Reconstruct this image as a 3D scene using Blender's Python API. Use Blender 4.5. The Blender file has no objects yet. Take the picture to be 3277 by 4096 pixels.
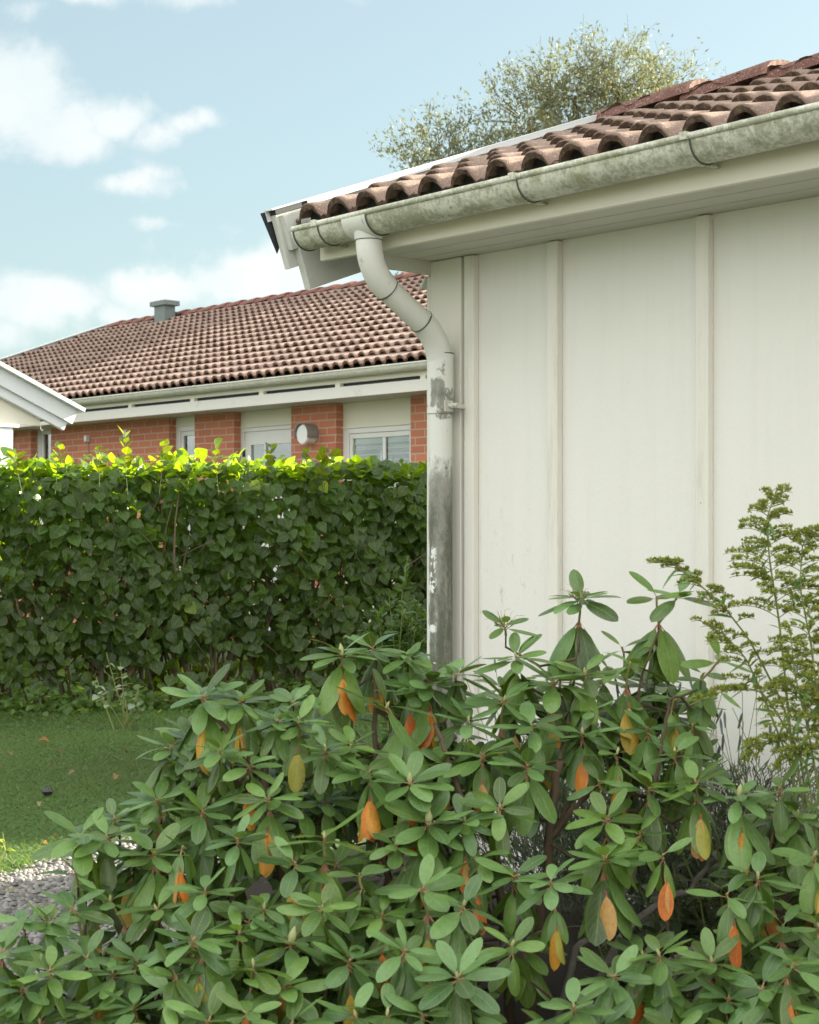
import bpy, math, random
import numpy as np
R = math.radians
rng = np.random.default_rng(7)
random.seed(7)
SC = bpy.context.scene
COL = SC.collection

# ------------------------------------------------------------------ camera
F = 6827.0; CX = 1638.5; HY = 2126.0; CAMH = 1.15
cam_d = bpy.data.cameras.new("camera"); cam = bpy.data.objects.new("camera", cam_d); COL.objects.link(cam)
cam.location = (0, 0, CAMH); cam.rotation_euler = (R(90), 0, 0)
cam_d.sensor_fit = 'HORIZONTAL'; cam_d.sensor_width = 24.0; cam_d.lens = 50.0
cam_d.shift_y = 78.0/3277.0
cam_d.clip_start = 0.05; cam_d.clip_end = 2000
cam_d.dof.use_dof = True; cam_d.dof.focus_distance = 6.2; cam_d.dof.aperture_fstop = 9.0
SC.camera = cam

# ------------------------------------------------------------------ light
SUN_AZ, SUN_EL = 58.0, 21.4      # degrees clockwise from +Y, degrees above the horizon
sd = bpy.data.lights.new("sun", 'SUN'); sun = bpy.data.objects.new("sun", sd); COL.objects.link(sun)
sd.energy = 5.0; sd.angle = R(0.55); sd.color = (1.0, 0.91, 0.74)
sun.rotation_euler = (R(90-SUN_EL), 0, R(180-SUN_AZ))
sun.location = (20, 15, 20)
SC.view_settings.view_transform = 'Standard'; SC.view_settings.look = 'None'
SC.view_settings.gamma = 1; SC.view_settings.exposure = 2.32
SC.cycles.max_bounces = 8; SC.cycles.diffuse_bounces = 4; SC.cycles.transparent_max_bounces = 8
SC.cycles.use_denoising = True

# ------------------------------------------------------------------ node helpers
class NT:
    def __init__(s, nt): s.nt = nt; s.n = nt.nodes; s.l = nt.links
    def new(s, t, **k):
        n = s.n.new(t)
        for a, b in k.items(): setattr(n, a, b)
        return n
    def put(s, sock, v):
        if isinstance(v, bpy.types.NodeSocket): s.l.new(v, sock)
        elif v is not None: sock.default_value = v
    def math(s, op, a, b=None, c=None, clamp=False):
        n = s.new('ShaderNodeMath', operation=op); n.use_clamp = clamp
        s.put(n.inputs[0], a)
        if b is not None: s.put(n.inputs[1], b)
        if c is not None: s.put(n.inputs[2], c)
        return n.outputs[0]
    def mix(s, f, a, b, blend='MIX'):
        n = s.new('ShaderNodeMix', data_type='RGBA', blend_type=blend)
        s.put(n.inputs[0], f); s.put(n.inputs[6], c4(a)); s.put(n.inputs[7], c4(b))
        return n.outputs[2]
    def ramp(s, f, pts):
        n = s.new('ShaderNodeValToRGB'); s.put(n.inputs[0], f)
        e = n.color_ramp.elements
        while len(e) < len(pts): e.new(0.5)
        for i, (p, c) in enumerate(pts): e[i].position = p; e[i].color = c4(c)
        return n.outputs[0]
    def smooth(s, v, lo, hi):
        n = s.new('ShaderNodeMapRange', interpolation_type='SMOOTHSTEP')
        s.put(n.inputs[0], v); n.inputs[1].default_value = lo; n.inputs[2].default_value = hi
        return n.outputs[0]
    def noise(s, scale, detail=4, rough=0.55, vec=None, dist=0.0, out=0):
        n = s.new('ShaderNodeTexNoise'); n.inputs['Scale'].default_value = scale
        n.inputs['Detail'].default_value = detail; n.inputs['Roughness'].default_value = rough
        n.inputs['Distortion'].default_value = dist
        if vec is not None: s.l.new(vec, n.inputs['Vector'])
        return n.outputs[out]
    def mapping(s, vec, sc=(1,1,1), loc=(0,0,0)):
        n = s.new('ShaderNodeMapping'); s.l.new(vec, n.inputs[0]); n.inputs['Scale'].default_value = sc
        n.inputs['Location'].default_value = loc
        return n.outputs[0]
    def bump(s, h, strength=0.3, dist=0.01, normal=None):
        n = s.new('ShaderNodeBump'); n.inputs['Strength'].default_value = strength; n.inputs['Distance'].default_value = dist
        s.l.new(h, n.inputs['Height'])
        if normal is not None: s.l.new(normal, n.inputs['Normal'])
        return n.outputs[0]
def c4(c):
    if isinstance(c, (tuple, list)): return tuple(c) + (1,) if len(c) == 3 else tuple(c)
    return c
def material(name):
    m = bpy.data.materials.new(name); m.use_nodes = True; m.node_tree.nodes.clear()
    t = NT(m.node_tree); out = t.new('ShaderNodeOutputMaterial')
    return m, t, out
def principled(t, out, color, rough=0.6, normal=None, spec=0.5, metal=0.0):
    p = t.new('ShaderNodeBsdfPrincipled')
    t.put(p.inputs['Base Color'], c4(color)); t.put(p.inputs['Roughness'], rough)
    p.inputs['Specular IOR Level'].default_value = spec; p.inputs['Metallic'].default_value = metal
    if normal is not None: t.l.new(normal, p.inputs['Normal'])
    if out is not None: t.l.new(p.outputs[0], out.inputs[0])
    return p
def objco(t): return t.new('ShaderNodeTexCoord').outputs['Object']

# ------------------------------------------------------------------ sky
W = bpy.data.worlds.new("World"); SC.world = W; W.use_nodes = True
W.node_tree.nodes.clear(); t = NT(W.node_tree)
wo = t.new('ShaderNodeOutputWorld'); bg = t.new('ShaderNodeBackground'); t.l.new(bg.outputs[0], wo.inputs[0])
sky = t.new('ShaderNodeTexSky', sky_type='NISHITA'); sky.sun_disc = False
sky.sun_elevation = R(SUN_EL); sky.sun_rotation = R(SUN_AZ); sky.air_density = 1.0; sky.dust_density = 1.6; sky.ozone_density = 1.2
tc = t.new('ShaderNodeTexCoord'); sp = t.new('ShaderNodeSeparateXYZ'); t.l.new(tc.outputs['Generated'], sp.inputs[0])
ysafe = t.math('MAXIMUM', sp.outputs[1], 0.05)
A_ = t.math('DIVIDE', sp.outputs[0], ysafe); B_ = t.math('DIVIDE', sp.outputs[2], ysafe)
warp = t.noise(7.0, 5, 0.6, tc.outputs['Generated'], out=1)
wsp = t.new('ShaderNodeSeparateXYZ'); t.l.new(warp, wsp.inputs[0])
A_ = t.math('MULTIPLY_ADD', t.math('SUBTRACT', wsp.outputs[0], 0.5), 0.055, A_)
B_ = t.math('MULTIPLY_ADD', t.math('SUBTRACT', wsp.outputs[1], 0.5), 0.040, B_)
blobs = [(330,470,210,110,.85),(60,400,330,200,1.0),(230,560,260,110,.9),(470,490,150,90,.85),(800,505,130,55,.62),(640,545,170,60,.62),(40,600,260,70,.6),
 (520,725,230,48,.6),(640,690,90,40,.45),(600,875,200,30,.36),(870,915,110,30,.25),
 (240,1190,260,130,.95),(620,1150,260,95,.9),(1000,1120,330,120,1.0),(1250,1100,300,150,1.0),(60,1320,170,90,.55),(420,1230,350,80,.7),
 (110,60,180,60,.5),(350,0,190,60,.75),(780,0,230,75,.75),(1350,0,160,50,.5),(3240,120,90,60,.4),(450,330,90,40,.35)]
tot = None
for (px, py, rx, ry, w) in blobs:
    a0, b0 = (px-CX)/F, (HY-py)/F
    dx = t.math('MULTIPLY', t.math('SUBTRACT', A_, a0), F/rx/1.25); dy = t.math('MULTIPLY', t.math('SUBTRACT', B_, b0), F/ry/1.25)
    d = t.math('ADD', t.math('MULTIPLY', dx, dx), t.math('MULTIPLY', dy, dy))
    g = t.math('MULTIPLY', t.math('EXPONENT', t.math('MULTIPLY', d, -1.0)), w)
    tot = g if tot is None else t.math('MAXIMUM', tot, g)
front = t.smooth(sp.outputs[1], 0.3, 0.6)
tot = t.math('MULTIPLY', tot, front)
fb = t.noise(15.0, 12, 0.60, tc.outputs['Generated'])
mask = t.math('ADD', tot, t.math('MULTIPLY', t.math('SUBTRACT', fb, 0.5), 1.9))
mask = t.math('MULTIPLY', t.smooth(mask, 0.36, .86), .97)
gen = t.noise(1.6, 8, 0.6, t.mapping(tc.outputs['Generated'], (1,1,2.5)))
gen = t.math('MULTIPLY', t.smooth(gen, 0.34, 0.56), t.math('SUBTRACT', 1.0, front))
mask = t.math('MAXIMUM', mask, gen)
shade = t.noise(9.0, 5, 0.6, tc.outputs['Generated'])
skys = t.mix(1.0, sky.outputs[0], (0.97,1.09,1.0), 'MULTIPLY')
skyc = t.mix(0.45, t.mix(1.0, skys, (0.075,0.075,0.075), 'MULTIPLY'), (0.385,0.465,0.475))
cl = t.mix(front, (1.16,1.155,1.11), t.ramp(shade, [(0.3,(0.40,0.45,0.46)),(0.65,(0.49,0.505,0.50))]))
t.l.new(t.mix(mask, skyc, cl), bg.inputs[0]); bg.inputs[1].default_value = 0.425

# ------------------------------------------------------------------ mesh building
TH = math.atan2(-0.7435, 0.6687)
CO = np.array([0.0914, 5.89])
Ud = np.array([0.6687, -0.7435]); Vd = np.array([0.7435, 0.6687])
def uv2w(u, v): return CO + u*Ud + v*Vd
def w2uv(x, y):
    d = np.array([x, y]) - CO; return float(d @ Ud), float(d @ Vd)
def ray(px, v):
    """where the sight line of a picture column meets the upright plane v; gives u and distance"""
    a = (px-CX)/F
    tt = (v + Vd @ CO) / (a*Vd[0] + Vd[1]); X = a*tt
    return (X-CO[0])*Ud[0] + (tt-CO[1])*Ud[1], tt
def U(px, v): return ray(px, v)[0]
def Zv(px, py, v): return CAMH + (HY-py)/F*ray(px, v)[1]
def PW(px, py, z): return np.array([(px-CX)/F*z, z, CAMH+(HY-py)/F*z])

def tag(o, label=None, cat=None, group=None, kind=None):
    if label: o['label'] = label
    if cat: o['category'] = cat
    if group: o['group'] = group
    if kind: o['kind'] = kind
    return o
class Thing:
    """an Empty at the thing's base; its parts are given either in house coordinates (uv) or in world ones"""
    def __init__(s, name, origin, label, cat, group=None, uv=False):
        s.uv = uv; s.o = np.array(origin, float)
        e = bpy.data.objects.new(name, None); COL.objects.link(e); e.empty_display_size = .2
        if uv:
            w = uv2w(origin[0], origin[1]); e.location = (w[0], w[1], origin[2]); e.rotation_euler = (0,0,TH)
        else: e.location = origin
        s.root = e; tag(e, label, cat, group)
    def add(s, name, mb, mat, parent=None, label=None, kind=None):
        ob = mb.build(name, mat, s.o); ob.parent = parent or s.root
        tag(ob, label, kind=kind); return ob
class MB:
    def __init__(s): s.v = []; s.f = []; s.c = []; s.col = (.5,.5,.5); s.smooth = False; s.bev = 0
    def vert(s, p): s.v.append(tuple(p)); s.c.append(s.col); return len(s.v)-1
    def poly(s, pts):
        i = [s.vert(p) for p in pts]; s.f.append(i)
    def box(s, a, b):
        x0,y0,z0 = [min(p,q) for p,q in zip(a,b)]; x1,y1,z1 = [max(p,q) for p,q in zip(a,b)]
        i = [s.vert(p) for p in [(x0,y0,z0),(x1,y0,z0),(x1,y1,z0),(x0,y1,z0),(x0,y0,z1),(x1,y0,z1),(x1,y1,z1),(x0,y1,z1)]]
        for q in [(0,3,2,1),(4,5,6,7),(0,1,5,4),(1,2,6,5),(2,3,7,6),(3,0,4,7)]: s.f.append([i[k] for k in q])
    def prism(s, pts, d):
        """closed outline pts pushed along vector d"""
        pts = [np.array(p, float) for p in pts]; d = np.array(d, float); n = len(pts)
        a = [s.vert(p) for p in pts]; b = [s.vert(p+d) for p in pts]
        s.f.append(a[::-1]); s.f.append(b)
        for k in range(n): s.f.append([a[k], a[(k+1)%n], b[(k+1)%n], b[k]])
    def tube(s, pts, r, n=10, cap=True, jit=0):
        pts = np.array(pts, float); m = len(pts); r = np.broadcast_to(np.array(r, float), (m,))
        prev = None; rings = []
        for k in range(m):
            d = pts[min(k+1,m-1)] - pts[max(k-1,0)]; d /= (np.linalg.norm(d)+1e-9)
            if prev is None:
                ref = np.array([0,0,1.]) if abs(d[2]) < .9 else np.array([1.,0,0])
                a = np.cross(d, ref)
            else: a = prev - d*(prev @ d)
            a /= np.linalg.norm(a); prev = a; b = np.cross(d, a)
            rings.append([s.vert(pts[k] + (a*math.cos(w)+b*math.sin(w))*r[k]*(1+jit*random.uniform(-1,1))) for w in np.linspace(0, 2*math.pi, n, endpoint=False)])
        for k in range(m-1):
            for j in range(n): s.f.append([rings[k][j], rings[k][(j+1)%n], rings[k+1][(j+1)%n], rings[k+1][j]])
        if cap: s.f.append(rings[0][::-1]); s.f.append(rings[-1])
    def build(s, name, mat, origin=(0,0,0)):
        me = bpy.data.meshes.new(name)
        v = np.array(s.v, float) - np.array(origin, float)
        me.from_pydata(v.tolist(), [], s.f)
        ca = me.color_attributes.new("tint", 'FLOAT_COLOR', 'POINT')
        cc = np.ones((len(s.v), 4), 'f'); cc[:, :3] = np.array(s.c, 'f'); ca.data.foreach_set('color', cc.ravel())
        me.materials.append(mat); me.update()
        if s.smooth: me.polygons.foreach_set('use_smooth', [True]*len(me.polygons))
        ob = bpy.data.objects.new(name, me); COL.objects.link(ob)
        if s.bev:
            b = ob.modifiers.new("bevel", 'BEVEL'); b.width = s.bev; b.segments = 2; b.limit_method = 'ANGLE'
        if s.smooth:
            try: me.set_sharp_from_angle(angle=R(38))
            except Exception: pass
        return ob
class Grid:
    """many copies of one small template (leaves, blades), held as arrays"""
    def __init__(s): s.V=[]; s.T=[]; s.UV=[]; s.C=[]; s.n=0; s.sizes=[]
    def add(s, tv, tf, tuv, P, D, N, L, Wd, bend, col, curl=0.0):
        """tv: template verts (x along 0..1, y across -.5...5, z); P base, D direction, N face normal"""
        m = len(P)
        if m == 0: return
        P = np.asarray(P,float); D = np.asarray(D,float); N = np.asarray(N,float)
        D = D/np.linalg.norm(D,axis=1,keepdims=True)
        N = N - D*(N*D).sum(1,keepdims=True); N /= (np.linalg.norm(N,axis=1,keepdims=True)+1e-9)
        S = np.cross(N, D)
        L = np.broadcast_to(L,(m,)); Wd = np.broadcast_to(Wd,(m,)); bend = np.broadcast_to(bend,(m,)); curl = np.broadcast_to(curl,(m,))
        x = tv[:,0][None,:]; y = tv[:,1][None,:]; z = tv[:,2][None,:]
        # bend: arc that keeps the length
        ang = bend[:,None]*x
        sx = np.where(np.abs(bend[:,None])<1e-3, x, np.sin(ang)/np.where(np.abs(bend[:,None])<1e-3,1,bend[:,None]))
        sz = np.where(np.abs(bend[:,None])<1e-3, 0*x, (np.cos(ang)-1)/np.where(np.abs(bend[:,None])<1e-3,1,bend[:,None]))
        zz = sz*L[:,None] + z*Wd[:,None] + curl[:,None]*(y**2)*Wd[:,None]*4
        V = P[:,None,:] + D[:,None,:]*(sx*L[:,None])[:,:,None] + S[:,None,:]*(y*Wd[:,None])[:,:,None] + N[:,None,:]*zz[:,:,None]
        nv = tv.shape[0]; tf = np.asarray(tf)
        T = tf[None,:,:] + (np.arange(m)*nv)[:,None,None] + s.n
        s.V.append(V.reshape(-1,3)); s.T.append((T.reshape(-1), tf.shape[1], m*tf.shape[0]))
        s.UV.append(np.tile(tuv,(m,1))); s.n += m*nv
        col = np.broadcast_to(np.asarray(col,float),(m,3)); s.C.append(np.repeat(col,nv,axis=0))
    def build(s, name, mat, origin=(0,0,0), smooth=True):
        V = np.concatenate(s.V) - np.array(origin); UVs = np.concatenate(s.UV); C = np.concatenate(s.C)
        loops = np.concatenate([a for a,_,_ in s.T]); sizes = np.concatenate([np.full(c,k) for _,k,c in s.T])
        me = bpy.data.meshes.new(name)
        me.vertices.add(len(V)); me.vertices.foreach_set('co', V.astype('f').ravel())
        me.loops.add(len(loops)); me.loops.foreach_set('vertex_index', loops.astype('i'))
        me.polygons.add(len(sizes)); st = np.concatenate([[0],np.cumsum(sizes)[:-1]]).astype('i')
        me.polygons.foreach_set('loop_start', st); me.polygons.foreach_set('loop_total', sizes.astype('i'))
        me.update(calc_edges=True)
        ul = me.uv_layers.new(name="UVMap"); ul.data.foreach_set('uv', UVs[loops].astype('f').ravel())
        ca = me.color_attributes.new("tint",'FLOAT_COLOR','POINT'); cc = np.ones((len(V),4),'f'); cc[:,:3]=C
        ca.data.foreach_set('color', cc.ravel())
        me.materials.append(mat)
        if smooth: me.polygons.foreach_set('use_smooth', np.ones(len(sizes),bool))
        me.validate()
        ob = bpy.data.objects.new(name, me); COL.objects.link(ob); return ob
def gpart(th, name, g, mat, parent=None, smooth=True, label=None):
    ob = g.build(name, mat, th.o, smooth); ob.parent = parent or th.root; tag(ob, label); return ob

def leaf_template(prof, nx=9, ny=5, fold=0.06, petiole=0.0):
    xs = (1-np.cos(np.linspace(0,math.pi,nx)))/2*.35+np.linspace(0,1,nx)*.65; ys = np.linspace(-.5,.5,ny); tv=[]; uv=[]; tf=[]
    for x in xs:
        w = prof(x)
        for y in ys:
            tv.append((x, y*w, fold*abs(y)*2*w)); uv.append((x, y+.5))
    for i in range(nx-1):
        for j in range(ny-1):
            a = i*ny+j; tf.append((a, a+ny, a+ny+1, a+1))
    return np.array(tv), np.array(tf), np.array(uv)
def ell(x, p=0.15, k=0.62):
    if x < p: return 0.10
    q = (x-p)/(1-p); e = 2*q**1.06-1; return max(0.03, (1-abs(e)**2.15)**.60)
RH = leaf_template(lambda x: ell(x,.15), 13, 5, 0.05)
def heart(x):
    if x < .16: return 0.035
    q = (x-.16)/.84
    return max(0.02, (1.18*math.sin(math.pi*q**0.60)**0.85)*(1-0.15*q))
HT = leaf_template(heart, 8, 3, 0.10)
LANCE = leaf_template(lambda x: max(.03, math.sin(math.pi*x**.8)**.8), 5, 3, 0.05)
DIA = (np.array([(0,0,0),(.45,.5,.03),(1,0,0),(.45,-.5,.03)]), np.array([(0,1,2,3)]), np.array([(0,.5),(.5,1),(1,.5),(.5,0)]))
BLADE = (np.array([(0,-.5,0),(0,.5,0),(.55,.4,0),(.55,-.4,0),(1,0,0),(1,0.02,0)]), np.array([(0,1,2,3),(3,2,5,4)]), np.array([(0,0),(0,1),(.5,1),(.5,0),(1,.5),(1,.5)]))
def unit(a): a = np.asarray(a,float); return a/(np.linalg.norm(a,axis=-1,keepdims=True)+1e-9)

# ------------------------------------------------------------------ materials
def mat_paint(name, base, stain=(0.30,0.31,0.25), amount=0.35, lo=0.55, hi=0.75, scale=3.0, rough=0.55, grain=0.1, stretch=(1,1,1), speck=0.0):
    m,t,out = material(name); co = objco(t); cm = t.mapping(co, stretch)
    n1 = t.noise(scale, 8, .65, cm); n2 = t.noise(scale*9, 6, .7, cm)
    f = t.math('MULTIPLY', t.smooth(t.math('ADD', t.math('MULTIPLY', n1, .7), t.math('MULTIPLY', n2, .3)), lo, hi), amount)
    c = t.mix(f, base, stain)
    c = t.mix(t.math('MULTIPLY', t.noise(scale*.4,3,.5,co), .10), c, tuple(x*.7 for x in base))
    if speck:
        vo = t.new('ShaderNodeTexVoronoi'); vo.inputs['Scale'].default_value = 9.0; t.l.new(co, vo.inputs['Vector'])
        s1 = t.math('LESS_THAN', vo.outputs['Distance'], 0.032)
        s2 = t.math('GREATER_THAN', t.noise(3.0,2,.5,co), .5)
        c = t.mix(t.math('MULTIPLY', t.math('MULTIPLY', s1, s2), speck), c, (.06,.055,.05))
    fine = t.noise(260, 3, .6, co)
    principled(t, out, c, rough, t.bump(fine, grain, .002))
    return m
def mat_wall():
    m,t,out = material("painted_panel"); co = objco(t)
    big = t.noise(1.3, 5, .6, co); streak = t.noise(3.2, 8, .75, t.mapping(co,(6,6,.30)))
    c = t.mix(t.math('MULTIPLY', t.smooth(streak,.45,.75), .20), (0.785,0.77,0.715), (0.62,0.59,0.51))
    c = t.mix(t.math('MULTIPLY', t.smooth(big,.4,.8), .25), c, (0.68,0.67,0.62))
    # brownish flaking towards the corner and the foot of the wall
    sx = t.new('ShaderNodeSeparateXYZ'); t.l.new(co, sx.inputs[0])
    near = t.math('ADD', t.math('MULTIPLY', t.smooth(sx.outputs[0], .85, .2), .8), .1)
    low = t.smooth(sx.outputs[2], 1.5, .95)
    fl = t.smooth(t.noise(26, 8, .75, t.mapping(co,(1,1,.5))), .56, .66)
    f = t.math('MULTIPLY', t.math('MULTIPLY', fl, near), t.math('MULTIPLY', low, .5))
    c = t.mix(f, c, (.36,.30,.23))
    fl2 = t.smooth(t.noise(40, 8, .75, t.mapping(co,(1,1,.6),(3,3,3))), .66, .70)
    c = t.mix(t.math('MULTIPLY', fl2, .25), c, (.40,.33,.27))
    vo = t.new('ShaderNodeTexVoronoi'); vo.inputs['Scale'].default_value = 7.0; t.l.new(co, vo.inputs['Vector'])
    s1 = t.math('LESS_THAN', vo.outputs['Distance'], 0.030); s2 = t.math('GREATER_THAN', t.noise(5.0,2,.5,co), .50)
    c = t.mix(t.math('MULTIPLY', s1, s2), c, (.05,.05,.045))
    h = t.math('ADD', t.noise(160,5,.7,t.mapping(co,(1,1,.35))), t.math('MULTIPLY', t.noise(20,4,.6,co), 1.0))
    principled(t, out, c, .62, t.bump(h, .6, .002)); return m
def mat_gutter(name="gutter_coat", dirt=1.0, green=True):
    m,t,out = material(name); co = objco(t)
    n = t.noise(9, 9, .78, t.mapping(co,(1,1,2))); n2 = t.noise(75, 8, .75, t.mapping(co,(1,1,.6))); n3 = t.noise(1.6,3,.5,co)
    f = t.math('ADD', t.math('MULTIPLY', n, .45), t.math('ADD', t.math('MULTIPLY', n2, .40), t.math('MULTIPLY', n3,.15)))
    c = t.mix(t.math('MULTIPLY', t.smooth(f, .44, .56), dirt), (.66,.66,.56), (.34,.345,.25) if green else (.42,.42,.38))
    c = t.mix(t.math('MULTIPLY', t.smooth(t.noise(60,8,.8,co), .55, .68), .7*dirt), c, (.13,.125,.075))
    c = t.mix(t.math('MULTIPLY', t.smooth(t.noise(9,5,.6,co), .55, .72), .5*dirt), c, (.26,.27,.12))
    fl = t.smooth(t.noise(6.5, 5, .6, t.mapping(co,(1,1,2.5),(5,1,2))), .70, .705)
    c = t.mix(t.math('MULTIPLY', fl, .9), c, (.70,.71,.68))
    principled(t, out, c, .5, t.bump(n2, .25, .002)); return m
def mat_pipe():
    m,t,out = material("pipe_coat"); co = objco(t)
    sx = t.new('ShaderNodeSeparateXYZ'); t.l.new(co, sx.inputs[0]); z = sx.outputs[2]
    n = t.noise(22, 8, .7, t.mapping(co,(1,1,.16))); n2 = t.noise(60, 8, .75, t.mapping(co,(1,1,.5)))
    lowm = t.smooth(z, 1.62, .75)
    f = t.math('ADD', t.math('MULTIPLY', n, .6), t.math('MULTIPLY', n2, .4))
    xs = sx.outputs[0]
    q = t.math('ADD', t.math('MULTIPLY', xs, .6687), t.math('MULTIPLY', sx.outputs[1], .7435))
    side = t.smooth(t.math('ADD', q, t.math('MULTIPLY', n, .03)), -.014, -.002)
    lowm = t.math('MULTIPLY', t.smooth(t.math('ADD', z, t.math('MULTIPLY', n, .5)), 1.75, 1.45), side)
    patch = t.math('MULTIPLY', t.math('MULTIPLY', t.smooth(z,1.555,1.575), t.smooth(z,1.75,1.715)), t.math('MULTIPLY', t.smooth(t.math('ADD', q, t.math('MULTIPLY', n2, .016)),-.016,-.008), t.smooth(q,.030,.026)))
    patch2 = t.math('MULTIPLY', t.math('MULTIPLY', t.smooth(z,1.520,1.535), t.smooth(z,1.640,1.625)), t.smooth(q,-.006,-.003))
    patch = t.math('MULTIPLY', patch, t.smooth(t.math('ADD', t.noise(28,6,.7,co), t.smooth(z,1.70,1.52)), .42, .75)); patch2 = t.math('MULTIPLY', patch2, t.smooth(n2, .35, .5))
    f = t.math('ADD', f, t.math('ADD', t.math('MULTIPLY', lowm, .30), t.math('MULTIPLY', t.math('MAXIMUM', patch, patch2), .22)))
    c = t.mix(t.smooth(f, .56, .70), (.70,.70,.64), (.29,.29,.245))
    c = t.mix(t.math('MULTIPLY', t.smooth(f, .68, .88), .85), c, (.075,.085,.05))
    # peeled paint: ragged light flakes and grey bare spots
    p1 = t.smooth(t.noise(11, 6, .65, t.mapping(co,(1.2,1.2,.8),(3,7,1))), .62, .625)
    p1 = t.math('MULTIPLY', t.smooth(t.noise(16, 6, .65, t.mapping(co,(1.2,1.2,.8),(3,7,1))), .56, .565), t.smooth(q, .004, -.010))
    c = t.mix(t.math('MULTIPLY', p1, t.smooth(z,1.40,1.3)), c, (.74,.76,.74))
    p2 = t.smooth(t.noise(14, 4, .55, t.mapping(co,(1,1,1.6),(9,2,4))), .68, .69)
    c = t.mix(t.math('MULTIPLY', p2, t.smooth(z,1.75,1.5)), c, (.20,.23,.24))
    principled(t, out, c, .45, t.bump(t.math('ADD', n2, t.math('MULTIPLY', p1, 1.0)), .3, .002)); return m
def mat_tile(name, cA, cB, edge, moss):
    m,t,out = material(name); co = objco(t)
    at = t.new('ShaderNodeAttribute', attribute_name="tint"); s = t.new('ShaderNodeSeparateColor'); t.l.new(at.outputs[0], s.inputs[0])
    n = t.noise(300, 2, .5, co); n2 = t.noise(7, 6, .65, co); n3 = t.noise(60, 5, .7, co)
    c = t.mix(t.math('ADD', t.math('MULTIPLY', s.outputs[0], .6), t.math('MULTIPLY', n2, .4)), cA, cB)
    c = t.mix(t.math('MULTIPLY', t.smooth(n3,.5,.75), .35), c, tuple(x*.55 for x in cA))
    c = t.mix(t.math('MULTIPLY', t.smooth(t.noise(150,3,.6,co),.55,.65), .5), c, (.55,.46,.38)); c = t.mix(t.math('MULTIPLY', t.smooth(n2,.55,.75), .3), c, tuple(x*.5 for x in cA))
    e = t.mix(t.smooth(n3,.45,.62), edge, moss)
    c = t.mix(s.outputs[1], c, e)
    principled(t, out, c, .85, t.bump(t.math('ADD', n, t.math('MULTIPLY', n3, 1.2)), .6, .004), spec=.3); return m
def mat_simple(name, c, rough=.6, metal=0, spec=.5, nscale=12, var=.25, bump=.15, bscale=120):
    m,t,out = material(name); co = objco(t); n = t.noise(nscale,6,.6,co)
    cc = t.mix(t.math('MULTIPLY', n, var*2), c, tuple(x*.55 for x in c))
    principled(t,out,cc,rough,t.bump(t.noise(bscale,4,.6,co),bump,.002),spec,metal); return m
def mat_leaf(name, rib, petiole, trans, trans_gain=(1.6,1.5,.5), rough=.42, veins=9.0, tw=.35, pet=.16, ribw=.035, spec=.5, blotch=.25, bump=.35):
    m,t,out = material(name)
    at = t.new('ShaderNodeAttribute', attribute_name="tint"); uv = t.new('ShaderNodeUVMap')
    s = t.new('ShaderNodeSeparateXYZ'); t.l.new(uv.outputs[0], s.inputs[0])
    across = t.math('ABSOLUTE', t.math('SUBTRACT', s.outputs[1], .5))
    co = objco(t)
    n = t.noise(38, 4, .6, co)
    base = t.mix(t.math('MULTIPLY', n, blotch*1.2), at.outputs[0], (.25,.30,.06))
    hv = t.new('ShaderNodeHueSaturation'); t.l.new(base, hv.inputs['Color']); t.l.new(t.math('ADD', t.math('MULTIPLY', t.noise(70,5,.7,co), .7), .62), hv.inputs['Value']); base = hv.outputs[0]
    w = t.math('SINE', t.math('MULTIPLY', t.math('SUBTRACT', s.outputs[0], t.math('MULTIPLY', across, .5)), veins*6.283))
    vein = t.smooth(w, .6, 1.0)
    base = t.mix(t.math('MULTIPLY', vein, .16), base, rib)
    ribf = t.smooth(across, ribw, ribw*.3)
    base = t.mix(t.math('MULTIPLY', ribf, .6), base, rib)
    if pet: base = t.mix(t.smooth(s.outputs[0], pet, pet*.8), base, petiole)
    if blotch: base = t.mix(t.math('MULTIPLY', t.smooth(across, .36, .49), .30), base, rib)
    if blotch: base = t.mix(t.math('MULTIPLY', t.smooth(t.noise(210,2,.5,co), .69, .73), .6), base, (.10,.06,.03))
    h = t.math('ADD', t.math('MULTIPLY', vein, -.6), t.math('ADD', t.math('MULTIPLY', ribf, -1.0), t.math('MULTIPLY', n,.5)))
    nb = t.bump(h, bump, .002)
    p = principled(t, None, base, rough, nb, spec)
    tr = t.new('ShaderNodeBsdfTranslucent'); t.l.new(t.mix(1.0, base, trans_gain, 'MULTIPLY'), tr.inputs[0])
    mx = t.new('ShaderNodeMixShader'); mx.inputs[0].default_value = tw
    t.l.new(p.outputs[0], mx.inputs[1]); t.l.new(tr.outputs[0], mx.inputs[2]); t.l.new(mx.outputs[0], out.inputs[0]); return m
M = {}
M['wall'] = mat_wall()
M['board'] = mat_paint("painted_board", (.77,.745,.67), (.34,.32,.24), .4, .5, .75, 4, .6, .2, (6,6,.6), .6)
M['fascia'] = mat_paint("painted_fascia", (.76,.73,.61), (.36,.34,.24), .25, .55, .8, 3, .55, .15)
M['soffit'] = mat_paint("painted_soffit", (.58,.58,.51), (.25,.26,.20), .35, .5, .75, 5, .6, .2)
M['barge'] = mat_paint("painted_barge", (.60,.61,.56), (.20,.21,.17), .5, .52, .72, 9, .7, .5)
M['farpaint'] = mat_paint("house_trim_paint", (.68,.67,.62), (.22,.22,.20), .55, .56, .74, 3.5, .55, .12)
M['porch'] = mat_paint("porch_paint", (.72,.75,.76), (.45,.48,.48), .3, .5, .8, 3, .5, .12)
M['flash'] = mat_simple("white_metal", (.72,.75,.74), .38, 0, .5, 20, .06, .05)
M['black'] = mat_simple("black_felt", (.025,.03,.035), .7)
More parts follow.
